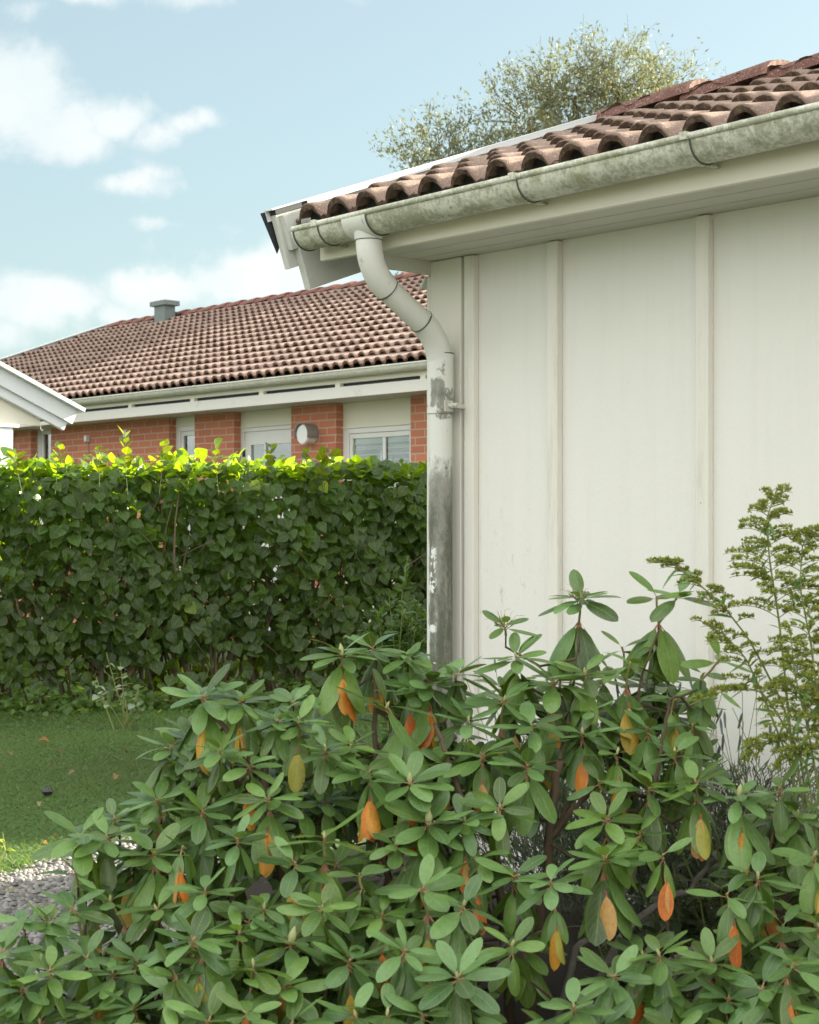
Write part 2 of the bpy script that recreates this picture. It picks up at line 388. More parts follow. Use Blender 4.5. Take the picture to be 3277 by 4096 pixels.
M['deck'] = mat_simple("underlay_felt", (.03,.028,.026), .9)
M['gutter'] = mat_gutter()
M['gutter2'] = mat_gutter("gutter_coat_far", .55, False)
M['pipe'] = mat_pipe()
M['seal'] = mat_simple("rubber_seal", (.09,.11,.085), .8)
M['tile'] = mat_tile("roof_tile_near", (.215,.145,.115), (.32,.225,.175), (.07,.042,.032), (.15,.105,.065))
M['tile2'] = mat_tile("roof_tile_far", (.225,.160,.140), (.33,.245,.20), (.15,.075,.05), (.20,.11,.07))
M['ridge'] = mat_tile("ridge_tile_coat", (.12,.052,.045), (.17,.08,.065), (.22,.12,.09), (.34,.24,.18))
M['ridge2'] = mat_tile("ridge_tile_far", (.17,.07,.058), (.23,.10,.08), (.18,.06,.045), (.3,.13,.10))
M['metalbox'] = mat_simple("vent_metal", (.17,.21,.20), .5, .2)
M['white'] = mat_simple("white_enamel", (.76,.76,.73), .35, 0, .5, 15, .08, .05)
M['grey'] = mat_simple("grey_metal", (.30,.29,.27), .5, .1, .5, 18, .3)
def mat_brick():
    m,t,out = material("red_brick"); co = objco(t)
    sx = t.new('ShaderNodeSeparateXYZ'); t.l.new(co, sx.inputs[0])
    cb = t.new('ShaderNodeCombineXYZ'); t.l.new(t.math('ADD', sx.outputs[0], sx.outputs[1]), cb.inputs[0]); t.l.new(sx.outputs[2], cb.inputs[1])
    b = t.new('ShaderNodeTexBrick'); t.l.new(cb.outputs[0], b.inputs['Vector'])
    b.inputs['Scale'].default_value = 1.0; b.inputs['Brick Width'].default_value = .26; b.inputs['Row Height'].default_value = .075
    b.inputs['Mortar Size'].default_value = .008; b.inputs['Mortar Smooth'].default_value = .3; b.inputs['Bias'].default_value = 0
    b.inputs['Color1'].default_value = (.55,.20,.105,1); b.inputs['Color2'].default_value = (.44,.15,.09,1); b.inputs['Mortar'].default_value = (.50,.40,.31,1)
    n = t.noise(3,4,.6,co); n2 = t.noise(70,4,.6,co)
    c = t.mix(t.math('MULTIPLY', n, .2), b.outputs[0], (.34,.12,.08)); c = t.mix(t.math('MULTIPLY', n2, .18), c, (.6,.28,.18))
    h = t.math('ADD', t.math('MULTIPLY', b.outputs[1], -1.0), t.math('MULTIPLY', n2, .3))
    principled(t,out,c,.85,t.bump(h,.7,.006),.3); return m
M['brick'] = mat_brick()
def mat_glass():
    m,t,out = material("window_glass")
    g = t.new('ShaderNodeBsdfGlossy'); g.inputs['Roughness'].default_value = .02; g.inputs[0].default_value = (.9,.95,.95,1)
    tr = t.new('ShaderNodeBsdfTransparent'); tr.inputs[0].default_value = (.75,.8,.78,1)
    mx = t.new('ShaderNodeMixShader'); mx.inputs[0].default_value = .16; t.l.new(tr.outputs[0], mx.inputs[1]); t.l.new(g.outputs[0], mx.inputs[2])
    t.l.new(mx.outputs[0], out.inputs[0]); return m
M['glass'] = mat_glass()
M['room'] = mat_simple("dark_room", (.05,.05,.05), .9)
M['blind'] = mat_simple("blind_slats", (.55,.56,.54), .6)
M['rhleaf'] = mat_leaf("rhododendron_leaf", (.22,.30,.07), (.40,.20,.13), .25, (2.2,1.9,.5), .31, 8.0, .20, .14, spec=.55)
M['rholeaf_old'] = mat_leaf("withered_leaf", (.55,.32,.06), (.35,.08,.05), .3, (1.5,1.3,.8), .45, 8.0, .3, .14)
M['hedgeleaf'] = mat_leaf("hedge_leaf", (.12,.20,.05), (.12,.14,.05), .4, (6.0,5.2,.42), .28, 5.0, .40, .14, .04, .35)
M['shrubleaf'] = mat_leaf("shrub_leaf", (.16,.26,.06), (.1,.2,.05), .3, (1.8,1.7,.6), .35, 4.0, .3, 0)
M['treeleaf'] = mat_leaf("willow_leaf", (.3,.35,.12), (.2,.2,.1), .4, (1.2,1.2,.9), .6, 3.0, .28, 0, spec=.2)
M['grass'] = mat_leaf("grass_blade", (.08,.15,.03), (.1,.2,.05), .3, (1.8,1.8,.6), .55, 1.0, .35, 0, .02, .3)
M['goldleaf'] = mat_leaf("goldenrod_leaf", (.12,.20,.05), (.1,.2,.05), .3, (1.6,1.6,.6), .5, 3.0, .3, 0)
M['floret'] = mat_leaf("goldenrod_floret", (.3,.3,.04), (.2,.2,.05), .3, (1.4,1.3,.6), .7, 1.0, .3, 0)
M['lav'] = mat_leaf("lavender_leaf", (.2,.24,.18), (.2,.2,.15), .3, (1.2,1.2,1), .7, 1.0, .2, 0)
M['bark'] = mat_simple("bark", (.13,.095,.06), .9, 0, .2, 30, .6, .8, 60)
M['greybark'] = mat_simple("grey_bark", (.27,.245,.215), .9, 0, .2, 45, .9, 1.0, 90)
M['stem'] = mat_simple("green_stem", (.22,.25,.08), .6, 0, .3, 30, .3)
M['redstem'] = mat_simple("young_stem", (.24,.23,.08), .6, 0, .3, 20, .3)
M['twig'] = mat_simple("hedge_twig", (.22,.165,.11), .9, 0, .2, 30, .6, .6, 60)
M['goldstem'] = mat_simple("shoot_stem", (.07,.10,.03), .6, 0, .3, 30, .3)
M['bud'] = mat_simple("leaf_bud", (.42,.44,.20), .5, 0, .3, 50, .2)
def mat_ground():
    m,t,out = material("lawn_soil"); co = objco(t)
    n = t.noise(1.2,6,.6,co); n2 = t.noise(25,6,.7,co)
    c = t.mix(t.smooth(n,.4,.62), (.045,.075,.022), (.06,.09,.03)); c = t.mix(t.smooth(n2,.5,.7), c, (.035,.028,.018))
    principled(t,out,c,.95,t.bump(n2,.6,.01),.2); return m
M['ground'] = mat_ground()
M['soil'] = mat_simple("bed_soil", (.045,.035,.028), .95, 0, .2, 20, .5, .8, 40)
M['gravelbase'] = mat_simple("gravel_bed", (.24,.225,.20), .9, 0, .3, 60, .6, .8, 90)
def mat_pebble():
    m,t,out = material("pebble"); at = t.new('ShaderNodeAttribute', attribute_name="tint"); n = t.noise(90,4,.6,objco(t))
    principled(t,out,t.mix(t.math('MULTIPLY',n,.4), at.outputs[0], (.2,.18,.16)),.7); return m
M['pebble'] = mat_pebble()
def mat_tint(name, rough=.7):
    m,t,out = material(name); at = t.new('ShaderNodeAttribute', attribute_name="tint"); principled(t,out,at.outputs[0],rough); return m
M['tint'] = mat_tint("tinted_surface")

# ------------------------------------------------------------------ ground, lawn, gravel
g = MB(); g.poly([(-400,-400,0),(400,-400,0),(400,400,0),(-400,400,0)])
tag(g.build('ground', M['ground']), "dark green lawn soil reaching past the houses", None, kind='structure')
def gravel_edge(x): return min(6.55, 5.68+(x+1.36)*(2.2 if x>-1.36 else .7)) + .04*math.sin(x*9)      # Y of the lawn/gravel edge
g = MB(); pts = [(x, gravel_edge(x), .004) for x in np.linspace(-5, -.6, 60)]
g.poly([(-5,-14,.004),(9,-14,.004),(9,.6,.004),(.9,.9,.004),(-.6,2.4,.004),(-.6,3.2,.004)] + pts[::-1]); 
tag(g.build('gravel_path', M['gravelbase']), "pale pebble path beside the lawn edge", None, kind='structure')
g = MB(); bed = [uv2w(-.2,0),(-.3,6.0),(-.59,6.3),(-.59,4.4),(-.59,2.6),(.4,1.6),(2.5,1.0),uv2w(4,0)]
g.poly([(p[0],p[1],.008) for p in bed]); tag(g.build('flower_bed', M['soil']), "dark planting bed under the rhododendron along the wall", None, kind='structure')

def gravel():
    ico = []; n = 5200
    X = rng.uniform(-1.75, -.6, n*2); Y = rng.uniform(4.2, 6.7, n*2)
    ok = np.array([y < gravel_edge(x)+rng.normal(0,.05) for x,y in zip(X,Y)]); X=X[ok][:9000]; Y=Y[ok][:9000]; m=len(X)
    # squashed octahedra with a bevelled belt
    base = np.array([(math.cos(a)*1,math.sin(a)*.75,0) for a in np.linspace(0,2*math.pi,6,endpoint=False)]+[(math.cos(a)*.55,math.sin(a)*.42,.5) for a in np.linspace(0,2*math.pi,6,endpoint=False)])
    tf = [(i,(i+1)%6,6+(i+1)%6,6+i) for i in range(6)] + [(6,7,8,9),(6,9,10,11)]
    G = Grid(); tv = base.copy(); tv[:,2]*=1
    for k in range(3):
        s_ = slice(k*m//3,(k+1)*m//3); mm = len(X[s_])
        a = rng.uniform(0,6.28,mm); D = np.stack([np.cos(a),np.sin(a),rng.normal(0,.12,mm)],1); N = np.stack([rng.normal(0,.15,mm),rng.normal(0,.15,mm),np.ones(mm)],1)
        sz = rng.uniform(.006,.015,mm); P = np.stack([X[s_],Y[s_],.004+rng.uniform(0,.006,mm)],1)
        shade = rng.uniform(.09,.30,mm)[:,None]*np.array([1,.96,.90])[None,:]
        G.add(tv*np.array([1,1,1.0]), np.array(tf), np.zeros((12,2)), P, D, N, sz, sz*rng.uniform(.8,1.2,mm), 0.0, shade)
    ob = G.build('gravel', M['pebble'], (0,0,0), False)
    tag(ob, "loose grey and cream pebbles covering the path", 'gravel', kind='stuff')
gravel()

# ------------------------------------------------------------------ roof tiles
def tile_roof(mb, u0, u1, ve, ze, pitch, courses, c, amp=.042, thick=.022, wave=.15, per=2, ns=10, skip=0, jit=.0025, flip=False):
    cp, sp_ = math.cos(pitch), math.sin(pitch)
    tw = wave*per; nt = int(round((u1-u0)/tw)); n = ns*per
    for i in range(courses):
        for k in range(nt):
            r0 = random.random(); dz = random.uniform(-jit,jit); ds = random.uniform(-.004,.004)
            rows = []
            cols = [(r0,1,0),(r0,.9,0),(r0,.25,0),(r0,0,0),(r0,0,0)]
            s0 = i*c + ds; s1 = (i+1)*c + .035
            lift = thick + .012
            for (s_, nn, cc) in [(s0+.004, lift-thick+.0, cols[0]), (s0, lift-.004, cols[1]), (s0+.006, lift, cols[2]), (s0+.03, lift-.002, cols[3]), (s1, .001, cols[4])]:
                row = []
                for j in range(n+1):
                    uu = k*tw + j/ns*wave
                    ph = (uu/wave) % 1.0
                    xx = (ph-.5)/.36; w = max(0.0, 1-abs(xx)**2.2)**.72 + .10*(abs(ph-.5)*2)**6
                    chip = random.uniform(-.0025,.0025) if nn < lift else 0
                    m_ = nn + amp*w*(1.15 if s_ < s0+.1 else .80) + dz
                    mb.col = cc
                    row.append(mb.vert((u0+uu, ve+s_*cp-m_*sp_+chip, ze+s_*sp_+m_*cp+chip)))
                rows.append(row)
            for a in range(4):
                for j in range(n): mb.f.append([rows[a][j], rows[a][j+1], rows[a+1][j+1], rows[a+1][j]])
            mb.col = (r0,.9,0)
    mb.col = (.5,.5,.5); mb.smooth = True
def ridge_tiles(mb, u0, u1, v, z, pitch, L, w=.13, h=.07, thick=.02, n=10, first=None):
    """overlapping half-round caps, each one's nose lying on the next"""
    k = 0; u = u0
    while u < u1:
        LL = L; L = first if (first and u == u0) else L
        r0 = random.random(); e = min(u1+.05, u+L+.05)
        up = random.uniform(-.003,.003)
        for (ua, ub, off_a, off_b) in [(u, e, 0.0, .028)]:
            ra = []; rb = []; rai = []; rbi = []
            for j in range(n+1):
                a = math.pi*(j/n); cx, cz = -math.cos(a)*w, (math.sin(a)**.8)*h
                mb.col = (r0,0,0)
                ra.append(mb.vert((ua, v+cx*1.0, z+cz+up+off_a)))
                rb.append(mb.vert((ub-.03, v+cx*1.04, z+cz*1.05+up+off_b)))
                mb.col = (r0,1,0)
                rai.append(mb.vert((ub, v+cx*1.03, z+cz*1.0+up+off_b)))
                rbi.append(mb.vert((ub-.004, v+cx*.88, z+cz*.82+up+off_b-.006)))
            for j in range(n):
                mb.f.append([ra[j],ra[j+1],rb[j+1],rb[j]]); mb.f.append([rb[j],rb[j+1],rai[j+1],rai[j]]); mb.f.append([rai[j],rai[j+1],rbi[j+1],rbi[j]])
            mb.f.append([ra[j] for j in range(n+1)])
        u += L; L = LL
    mb.smooth = True
def gutter_mesh(u0, u1, vc, zf, r, seg=14, step=.25, bead=.010):
    """open half-round trough with wall thickness and a rolled front lip; zf(u) is the rim height"""
    mb = MB(); us = np.arange(u0, u1+1e-6, step); us = np.append(us, u1) if us[-1] < u1-1e-4 else us
    rings = []
    for u in us:
        o = [mb.vert((u, vc+r*math.cos(a), zf(u)+r*math.sin(a))) for a in np.linspace(math.pi, 2*math.pi, seg)]
        i = [mb.vert((u, vc+(r-.003)*math.cos(a), zf(u)+(r-.003)*math.sin(a))) for a in np.linspace(2*math.pi, math.pi, seg)]
        rings.append(o+i)
    n = len(rings[0])
    for a in range(len(rings)-1):
        for j in range(n): mb.f.append([rings[a][j], rings[a][(j+1)%n], rings[a+1][(j+1)%n], rings[a+1][j]])
    mb.f.append(rings[0][::-1]); mb.f.append(rings[-1])
    mb.tube([(u, vc-r-.002+.004, zf(u)+.002) for u in us], bead, 10)
    mb.smooth = True
    return mb
def arc_band(u, vc, z, r, w, a0=math.pi*.98, a1=2*math.pi*.985, n=16, th=.003):
    mb = MB(); A = np.linspace(a0,a1,n)
    R_ = [[mb.vert((u+du, vc+rr*math.cos(a), z+rr*math.sin(a))) for a in A] for (du,rr) in [(-w/2,r),(-w/2,r+th),(w/2,r+th),(w/2,r)]]
    for k in range(4):
        q, p = R_[k], R_[(k+1)%4]
        for j in range(n-1): mb.f.append([q[j],q[j+1],p[j+1],p[j]])
    mb.f.append([R_[k][0] for k in range(4)]); mb.f.append([R_[k][-1] for k in range(4)][::-1])
    return mb

# ================================================================== the near white outbuilding
def near_house():
    T = Thing('outbuilding', (0,0,0), "white panelled outbuilding with brown tiled roof, mossy gutter and weathered downpipe", "building", uv=True)
    C = CAMH; zt = C+.93; u_end = 5.2; vb = 2.56
    # walls
    w = MB()
    w.box((0.004,.0,0),(u_end,.05,zt)); w.box((0,.051,0),(.05,vb,zt-.001)); w.box((0.051,vb-.05,0),(u_end,vb-.001,zt)); w.box((u_end-.05,.051,0),(u_end+.003,vb-.052,zt-.002))
    T.add('wall', w, M['wall'])
    gb = MB(); gb.prism([(0.002,.0,zt-.0),(0.002,vb,zt),(0.002,vb/2,zt+.46)],(.04,0,0)); T.add('gable', gb, M['wall']); gb = MB(); gb.prism([(u_end-.05,.0,zt-.0),(u_end-.05,vb,zt),(u_end-.05,vb/2,zt+.46)],(.04,0,0))
    T.add('gable', gb, M['wall'])
    cb = MB(); cb.box((-.004,-.024,0),(.149,-.0,zt-.002)); cb.box((-.022,-.0235,0),(-.0045,.12,zt-.052)); cb.bev=.003
    T.add('corner_board', cb, M['board'])
    for (a,b) in [(.166,.212),(.548,.595),(1.148,1.196),(1.75,1.797),(2.35,2.397),(2.95,2.997),(3.55,3.597),(4.15,4.197)]:
        m = MB(); m.box((a,-.026,0),(b,-.0005,zt-.003)); m.bev=.003; T.add('batten', m, M['board'])
    # soffit boards
    e = -.327
    for k,(v0,v1) in enumerate([(-.305,-.206),(-.200,-.104),(-.098,-.0)]):
        m = MB(); m.box((-.001,v0,zt),(u_end,v1,zt+.018)); m.bev=.0025; T.add('soffit_board', m, M['soffit'])
    m = MB(); m.box((-.0005,-.304,zt+.0185),(u_end,-.001,zt+.024)); T.add('soffit_backing', m, M['deck'])
    m = MB(); m.box((-.018,-.303,zt-.045),(-.0015,.02,zt+.02)); m.bev=.003; T.add('soffit_trim', m, M['soffit'])
    m = MB(); m.prism([(-.07,-.012,zt-.075),(-.025,-.03,zt-.05),(-.025,-.03,zt-.062),(-.065,-.012,zt-.088)],(.0,.06,0)); T.add('flashing_end', m, M['flash'])
    m = MB(); m.box((-.232,e,zt-.004),(u_end,-.306,zt+.165)); m.bev=.003; T.add('fascia', m, M['fascia'])
    # roof
    pitch = math.atan(.358); cp, sp_ = math.cos(pitch), math.sin(pitch)
    ve, ze = -.40, C+1.028
    def S(s, n): return (ve+s*cp-n*sp_, ze+s*sp_+n*cp)
    rl = 1.80
    dk = MB(); a = S(.05,-.012); b = S(rl,-.012); c_ = S(rl,-.05); d = S(.05,-.05)
    dk.prism([(-.262,)+a,(-.262,)+b,(-.262,)+c_,(-.262,)+d],(u_end+.5,0,0))
    vr = 1.28
    dk.prism([(-.262,2*vr-a[0],a[1]),(-.262,2*vr-d[0],d[1]),(-.262,2*vr-c_[0],c_[1]),(-.262,2*vr-b[0],b[1])],(u_end+.5,0,0))
    roof = T.add('roof_deck', dk, M['deck'])
    mb = MB(); tile_roof(mb, -.262, 5.44, ve, ze, pitch, 6, .315, ns=16)
    tiles = T.add('roof_tiles', mb, M['tile'])
    ef = MB()
    for j in range(int(5.7/.0125)):
        uu = [-.262+.0125*j, -.262+.0125*(j+1)]; q = []
        for x_ in uu:
            ph = ((x_+.262)/.15)%1.0; xx=(ph-.5)/.36; w_ = max(0.0,1-abs(xx)**2.2)**.72
            q.append(.008+.042*1.1*w_)
        ef.poly([(uu[0],)+S(.045,-.045),(uu[1],)+S(.045,-.045),(uu[1],)+S(.045,q[1]),(uu[0],)+S(.045,q[0])])
    T.add('eave_felt', ef, M['deck'], roof)
    mb = MB(); tile_roof(mb, -.262, 5.44, ve, ze, pitch, 6, .315, ns=6)
    mb.v = [(4.97-u, 2*vr-v, z) for (u,v,z) in mb.v]; mb.v = [(u+.2, v, z) for (u,v,z) in mb.v]
    T.add('roof_tiles', mb, M['tile'])
    rd = MB(); ridge_tiles(rd, U(2445,vr)-.0, 5.4, vr, C+1.650, pitch, .36, first=.46)
    T.add('ridge_cap', rd, M['ridge'])
    # metal verge flashing
    f = MB(); s0, s1 = -.06, 1.86
    for (ua, ub, n0, n1) in [(-.335,-.292,.086,.091),(-.335,-.331,.05,.0859)]:
        P = [S(s0,n0),S(s1,n0),S(s1,n1),S(s0,n1)]
        f.prism([(ua,)+p for p in P],(ub-ua,0,0))
    P = [S(.10,.068),S(s1,.068),S(s1,.0859),S(.10,.0859)]
    f.prism([(-.2955,)+p for p in P],(.003,0,0))
    T.add('verge_flashing', f, M['flash'])
    f2 = MB(); P = [S(-.045,.068),S(1.84,.068),S(1.84,.0855),S(-.045,.0855)]; f2.prism([(-.328,)+p for p in P],(.0315,0,0))
    f2.prism([(-.342,)+S(-.075,.085),(-.342,)+S(-.02,.085),(-.342,)+S(-.03,-.035),(-.342,)+S(-.052,-.06)],(.005,0,0))
    T.add('verge_felt', f2, M['black'])
    # barge boards (an upper and a lower one, both sides of the ridge)
    for (ua,ub,n0,n1,s_) in [(-.330,-.304,-.120,.067,-.045),(-.3035,-.272,-.205,-.060,-.005)]:
        m = MB(); P = [S(s_,n0),S(1.85,n0),S(1.85,n1),S(s_,n1)]
        m.prism([(ua,)+p for p in P],(ub-ua,0,0)); m.bev=.002
        T.add('barge_board', m, M['barge'])
        m = MB(); P = [(2*vr-p[0],p[1]) for p in P][::-1]; m.prism([(ua,)+p for p in P],(ub-ua,0,0)); T.add('barge_board', m, M['barge'])
    m = MB(); P = [S(-.03,-.059),S(.075,-.059),S(.075,.06),S(-.03,.06)]; m.prism([(-.3030,)+p for p in P],(.024,0,0)); T.add('barge_block', m, M['barge'])
    # gable overhang soffit
    m = MB(); P = [S(.30,-.055),S(1.80,-.055),S(1.80,-.07),S(.30,-.07)]; m.prism([(-.271,)+p for p in P],(.27,0,0)); T.add('overhang_lining', m, M['soffit'])
    # gutter
    r = .0625; vc = -.3975; zf = lambda u: C+1.018+.0135*u
    G = T.add('gutter', gutter_mesh(-.216, 5.2, vc, zf, r), M['gutter'])
    m = MB(); m.prism([(-.219, vc+(r+.002)*math.cos(a), zf(-.216)+(r+.002)*math.sin(a)) for a in np.linspace(math.pi,2*math.pi,16)],(.006,0,0)); T.add('end_cap', m, M['flash'], G)
    T.add('end_seal', arc_band(-.209, vc, zf(-.21), r+.0005, .006), M['seal'], G)
    for px in (1262, 2056, 2745, 3560):
        u = U(px, -.46)
        m = arc_band(u, vc, zf(u), r+.001, .020); m.box((u-.011, vc-r-.015, zf(u)-.008),(u+.011, vc-r+.010, zf(u)+.0135)); m.bev=.001
        m.box((u-.010, vc+r*.45, zf(u)-r*.98-.003),(u+.010,-.3265, zf(u)-r*.98+.003))
        T.add('gutter_bracket', m, M['gutter'], G)
        T.add('bracket_seam', arc_band(u+.0125, vc, zf(u), r+.0008, .004), M['seal'], G)
    uo = .105
    T.add('outlet_sleeve', arc_band(uo, vc, zf(uo), r+.0015, .115, n=24, th=.0035), M['pipe'], G)
    T.add('sleeve_seam', arc_band(uo+.0605, vc, zf(uo), r+.001, .004, n=24, th=.003), M['seal'], G)
    # downpipe
    pr = .0408
    up = .107
    def bend(p0, p1, p2, n=9):
        return [((1-t_)**2*np.array(p0)+2*t_*(1-t_)*np.array(p1)+t_**2*np.array(p2)) for t_ in np.linspace(0,1,n)]
    dp = MB(); 
    top = [(uo,-.3975,zf(uo)-.045),(uo,-.3975,C+.945)]
    dp.tube(top,[.050,.0435],20,False)
    T_el = bend((up,-.397,C+.948),(up,-.397,C+.850),(up,-.318,C+.795))
    dp.tube(T_el, pr+.0025, 22); 
    dp.tube([(up,-.325,C+.80),(up,-.150,C+.690)], pr-.0005, 22)
    el2 = bend((up,-.158,C+.698),(up,-.079,C+.64),(up,-.079,C+.545))
    dp.tube([(up,-.166,C+.702)]+el2, pr+.0025, 22)
    dp.smooth = True
    D = T.add('downpipe', dp, M['pipe'])
    m = MB(); m.tube([(up,-.079,C+.60),(up,-.079,C+.46)], pr+.0045, 24); m.tube([(up,-.079,C+.47),(up,-.079,.06)], pr, 24)
    m.tube([(up,-.079,C+.470),(up,-.079,C+.397)], pr+.005, 24); m.smooth=True
    T.add('straight_pipe', m, M['pipe'], D)
    for (z0,v0) in ((C+.601,-.079),):
        s_ = MB(); s_.tube([(up,v0,z0),(up,v0,z0-.003)], pr+.0055, 24); T.add('joint_seam', s_, M['seal'], D)
    s_ = MB(); p = T_el[-1]; d = unit(np.array([0,.175,-.11])); s_.tube([p-d*.002,p+d*.0015], pr+.0035, 24); T.add('joint_seam', s_, M['seal'], D)
    s_ = MB(); p = np.array((up,-.166,C+.702)); s_.tube([p-d*.0015,p+d*.002], pr+.0035, 24); T.add('joint_seam', s_, M['seal'], D)
    s_ = MB(); s_.tube([(up,-.3975,C+.9475),(up,-.3975,C+.945)], pr+.0040, 24); T.add('joint_seam', s_, M['seal'], D)
    c_ = MB(); c_.box((up+.034,-.100,C+.402),(up+.046,-.062,C+.440)); c_.box((up+.044,-.088,C+.417),(up+.085,-.076,C+.430)); c_.box((up+.055,-.085,C+.413),(up+.067,-.02,C+.427)); c_.tube([(up+.072,-.09,C+.4235),(up+.072,-.065,C+.4235)],.005,6)
    c_.bev=.002; T.add('pipe_clamp', c_, M['gutter2'], D)
    return T
near_house()

# ================================================================== the brick house behind
def far_house():
    C = CAMH; o = (-12, 6.65, 0)
    T = Thing('brick_house', o, "red brick bungalow with long brown tiled roof behind the hedge", "house", uv=True)
    uL, uR = -20.3, -2.0; ve, ze = 6.22, C+1.515; pitch = math.atan(.362); cp, sp_ = math.cos(pitch), math.sin(pitch)
    def S(s,n): return (ve+s*cp-n*sp_, ze+s*sp_+n*cp)
    vr = 11.36; L = (vr-ve)/cp
    nt = int((uR-uL)/.3); c = L/16.0
    mb = MB(); tile_roof(mb, uL, uL+nt*.3, ve, ze, pitch, 16, c, amp=.040, thick=.028, ns=8, jit=.004)
    roof = T.add('roof', mb, M['tile2'])
    mb = MB(); tile_roof(mb, uL, uL+nt*.3, ve, ze, pitch, 16, c, ns=4)
    uc = uL+nt*.15; mb.v = [(2*uc-u, 2*vr-v, z) for (u,v,z) in mb.v]; T.add('roof', mb, M['tile2'])
    dk = MB(); a = S(.03,-.01); b = S(L,-.01); c1 = S(L,-.05); d = S(.03,-.05)
    dk.prism([(uL,)+a,(uL,)+b,(uL,)+c1,(uL,)+d],(nt*.3,0,0))
    dk.prism([(uL,2*vr-a[0],a[1]),(uL,2*vr-d[0],d[1]),(uL,2*vr-c1[0],c1[1]),(uL,2*vr-b[0],b[1])],(nt*.3,0,0))
    T.add('roof_deck', dk, M['deck'])
    rd = MB(); ridge_tiles(rd, uL+.1, uR, vr, ze+L*sp_+.012, pitch, .37, w=.13, h=.075); T.add('ridge_cap', rd, M['ridge2'], roof)
    fl = MB(); P = [S(-.05,.094),S(L-.02,.094),S(L-.02,.106),S(-.05,.106)]; fl.prism([(uL-.07,)+p for p in P],(.13,0,0))
    P = [(2*vr-p[0],p[1]) for p in P][::-1]; fl.prism([(uL-.07,)+p for p in P],(.13,0,0)); T.add('verge_flashing', fl, M['flash'])
    bb = MB(); P = [S(-.03,-.19),S(L,-.19),S(L,.093),S(-.03,.093)]; bb.prism([(uL-.06,)+p for p in P],(.05,0,0))
    P = [(2*vr-p[0],p[1]) for p in P][::-1]; bb.prism([(uL-.06,)+p for p in P],(.05,0,0)); T.add('barge_board', bb, M['farpaint'])
    # vent chimney
    v0 = 11.05; u0,u1 = U(634,v0), U(684,v0); zr = ze+(v0-ve)*sp_/cp
    ch = MB(); ch.box((u0+.03,v0-.10,zr-.05),(u1-.03,v0+.10,zr+.27)); ch.bev=.004; chim = T.add('chimney', ch, M['metalbox'], roof)
    cc = MB(); cc.box((u0-.04,v0-.14,zr+.271),(u1+.04,v0+.14,zr+.345)); cc.box((u0+.01,v0-.11,zr+.3455),(u1-.01,v0+.11,zr+.355)); cc.bev=.004; T.add('chimney_cap', cc, M['metalbox'])
    # gutter
    r = .062; vc = ve+.005+.03; zf = lambda u: C+1.505
    G = T.add('gutter', gutter_mesh(uL+.05, uR, vc, zf, r, 12, .8), M['gutter2'])
    u = U(1538,vc-.06); k = 0
    gap = .60
    for k in range(-8, 24):
        uu = u - gap*k
        if uL < uu < uR-.05:
            m = arc_band(uu, vc, zf(uu), r+.001, .022); m.box((uu-.012,vc-r-.014,zf(0)-.006),(uu+.012,vc-r+.008,zf(0)+.014)); T.add('gutter_bracket', m, M['gutter2'], G)
    fa = MB(); fa.box((uL+.02, ve+.10, C+1.402),(uR, ve+.125, C+1.50)); T.add('fascia', fa, M['fascia'])
    # beam with black gap above it and small blocks
    bv = 6.30
    bm = MB(); bm.box((uL+.02,bv,C+1.262),(uR,bv+.045,C+1.368)); bm.bev=.003; T.add('eave_beam', bm, M['farpaint'])
    gp = MB(); gp.box((uL+.03,bv+.052,C+1.30),(uR-.01,bv+.07,C+1.46)); T.add('eave_gap', gp, M['black'])
    uu = U(1690,bv)
    while uu > uL:
        m = MB(); m.box((uu-.035,bv+.005,C+1.3685),(uu+.035,bv+.05,C+1.4015)); T.add('spacer_block', m, M['fascia']); uu -= 1.2
    so = MB(); so.box((uL+.02,bv+.046,C+1.264),(uR,6.78,C+1.285)); T.add('soffit', so, M['farpaint'])
    # wall: brick piers in front of white infill
    vf = 6.65; vi = 6.74; zs = C+1.2635
    def rng_(a,b): return (U(a,vf),U(b,vf))
    piers = [(57,124),(204,677),(779,936),(1165,1345),(1643,1720)]
    for (a,b) in piers:
        u0,u1 = rng_(a,b)
        m = MB(); m.box((u0,vf,0),(u1,vi+.1,zs)); T.add('brick_pier', m, M['brick'])
    bw = MB(); bw.box((uL+.3,vf+.001,0),(U(30,vf)-.0,vi+.1,zs)); bw.box((uL+.3,vi+.105,0),(uL+.55,2*vr-6.65,zs)); bw.box((uR-.6,vi+.105,0),(uR-.3,2*vr-6.65,zs)); bw.box((uL+.55,2*vr-6.95,0),(uR-.6,2*vr-6.651,zs))
    bw.prism([(uL+.31,vi+.2,zs),(uL+.31,2*vr-vi-.2,zs),(uL+.31,vr,zs+1.75)],(.2,0,0))
    T.add('brick_wall', bw, M['brick'])
    bw = MB(); bw.box((U(1720,vf)+.0,vf+.002,0),(uR-.3,vi+.1,zs)); T.add('brick_wall', bw, M['brick'])
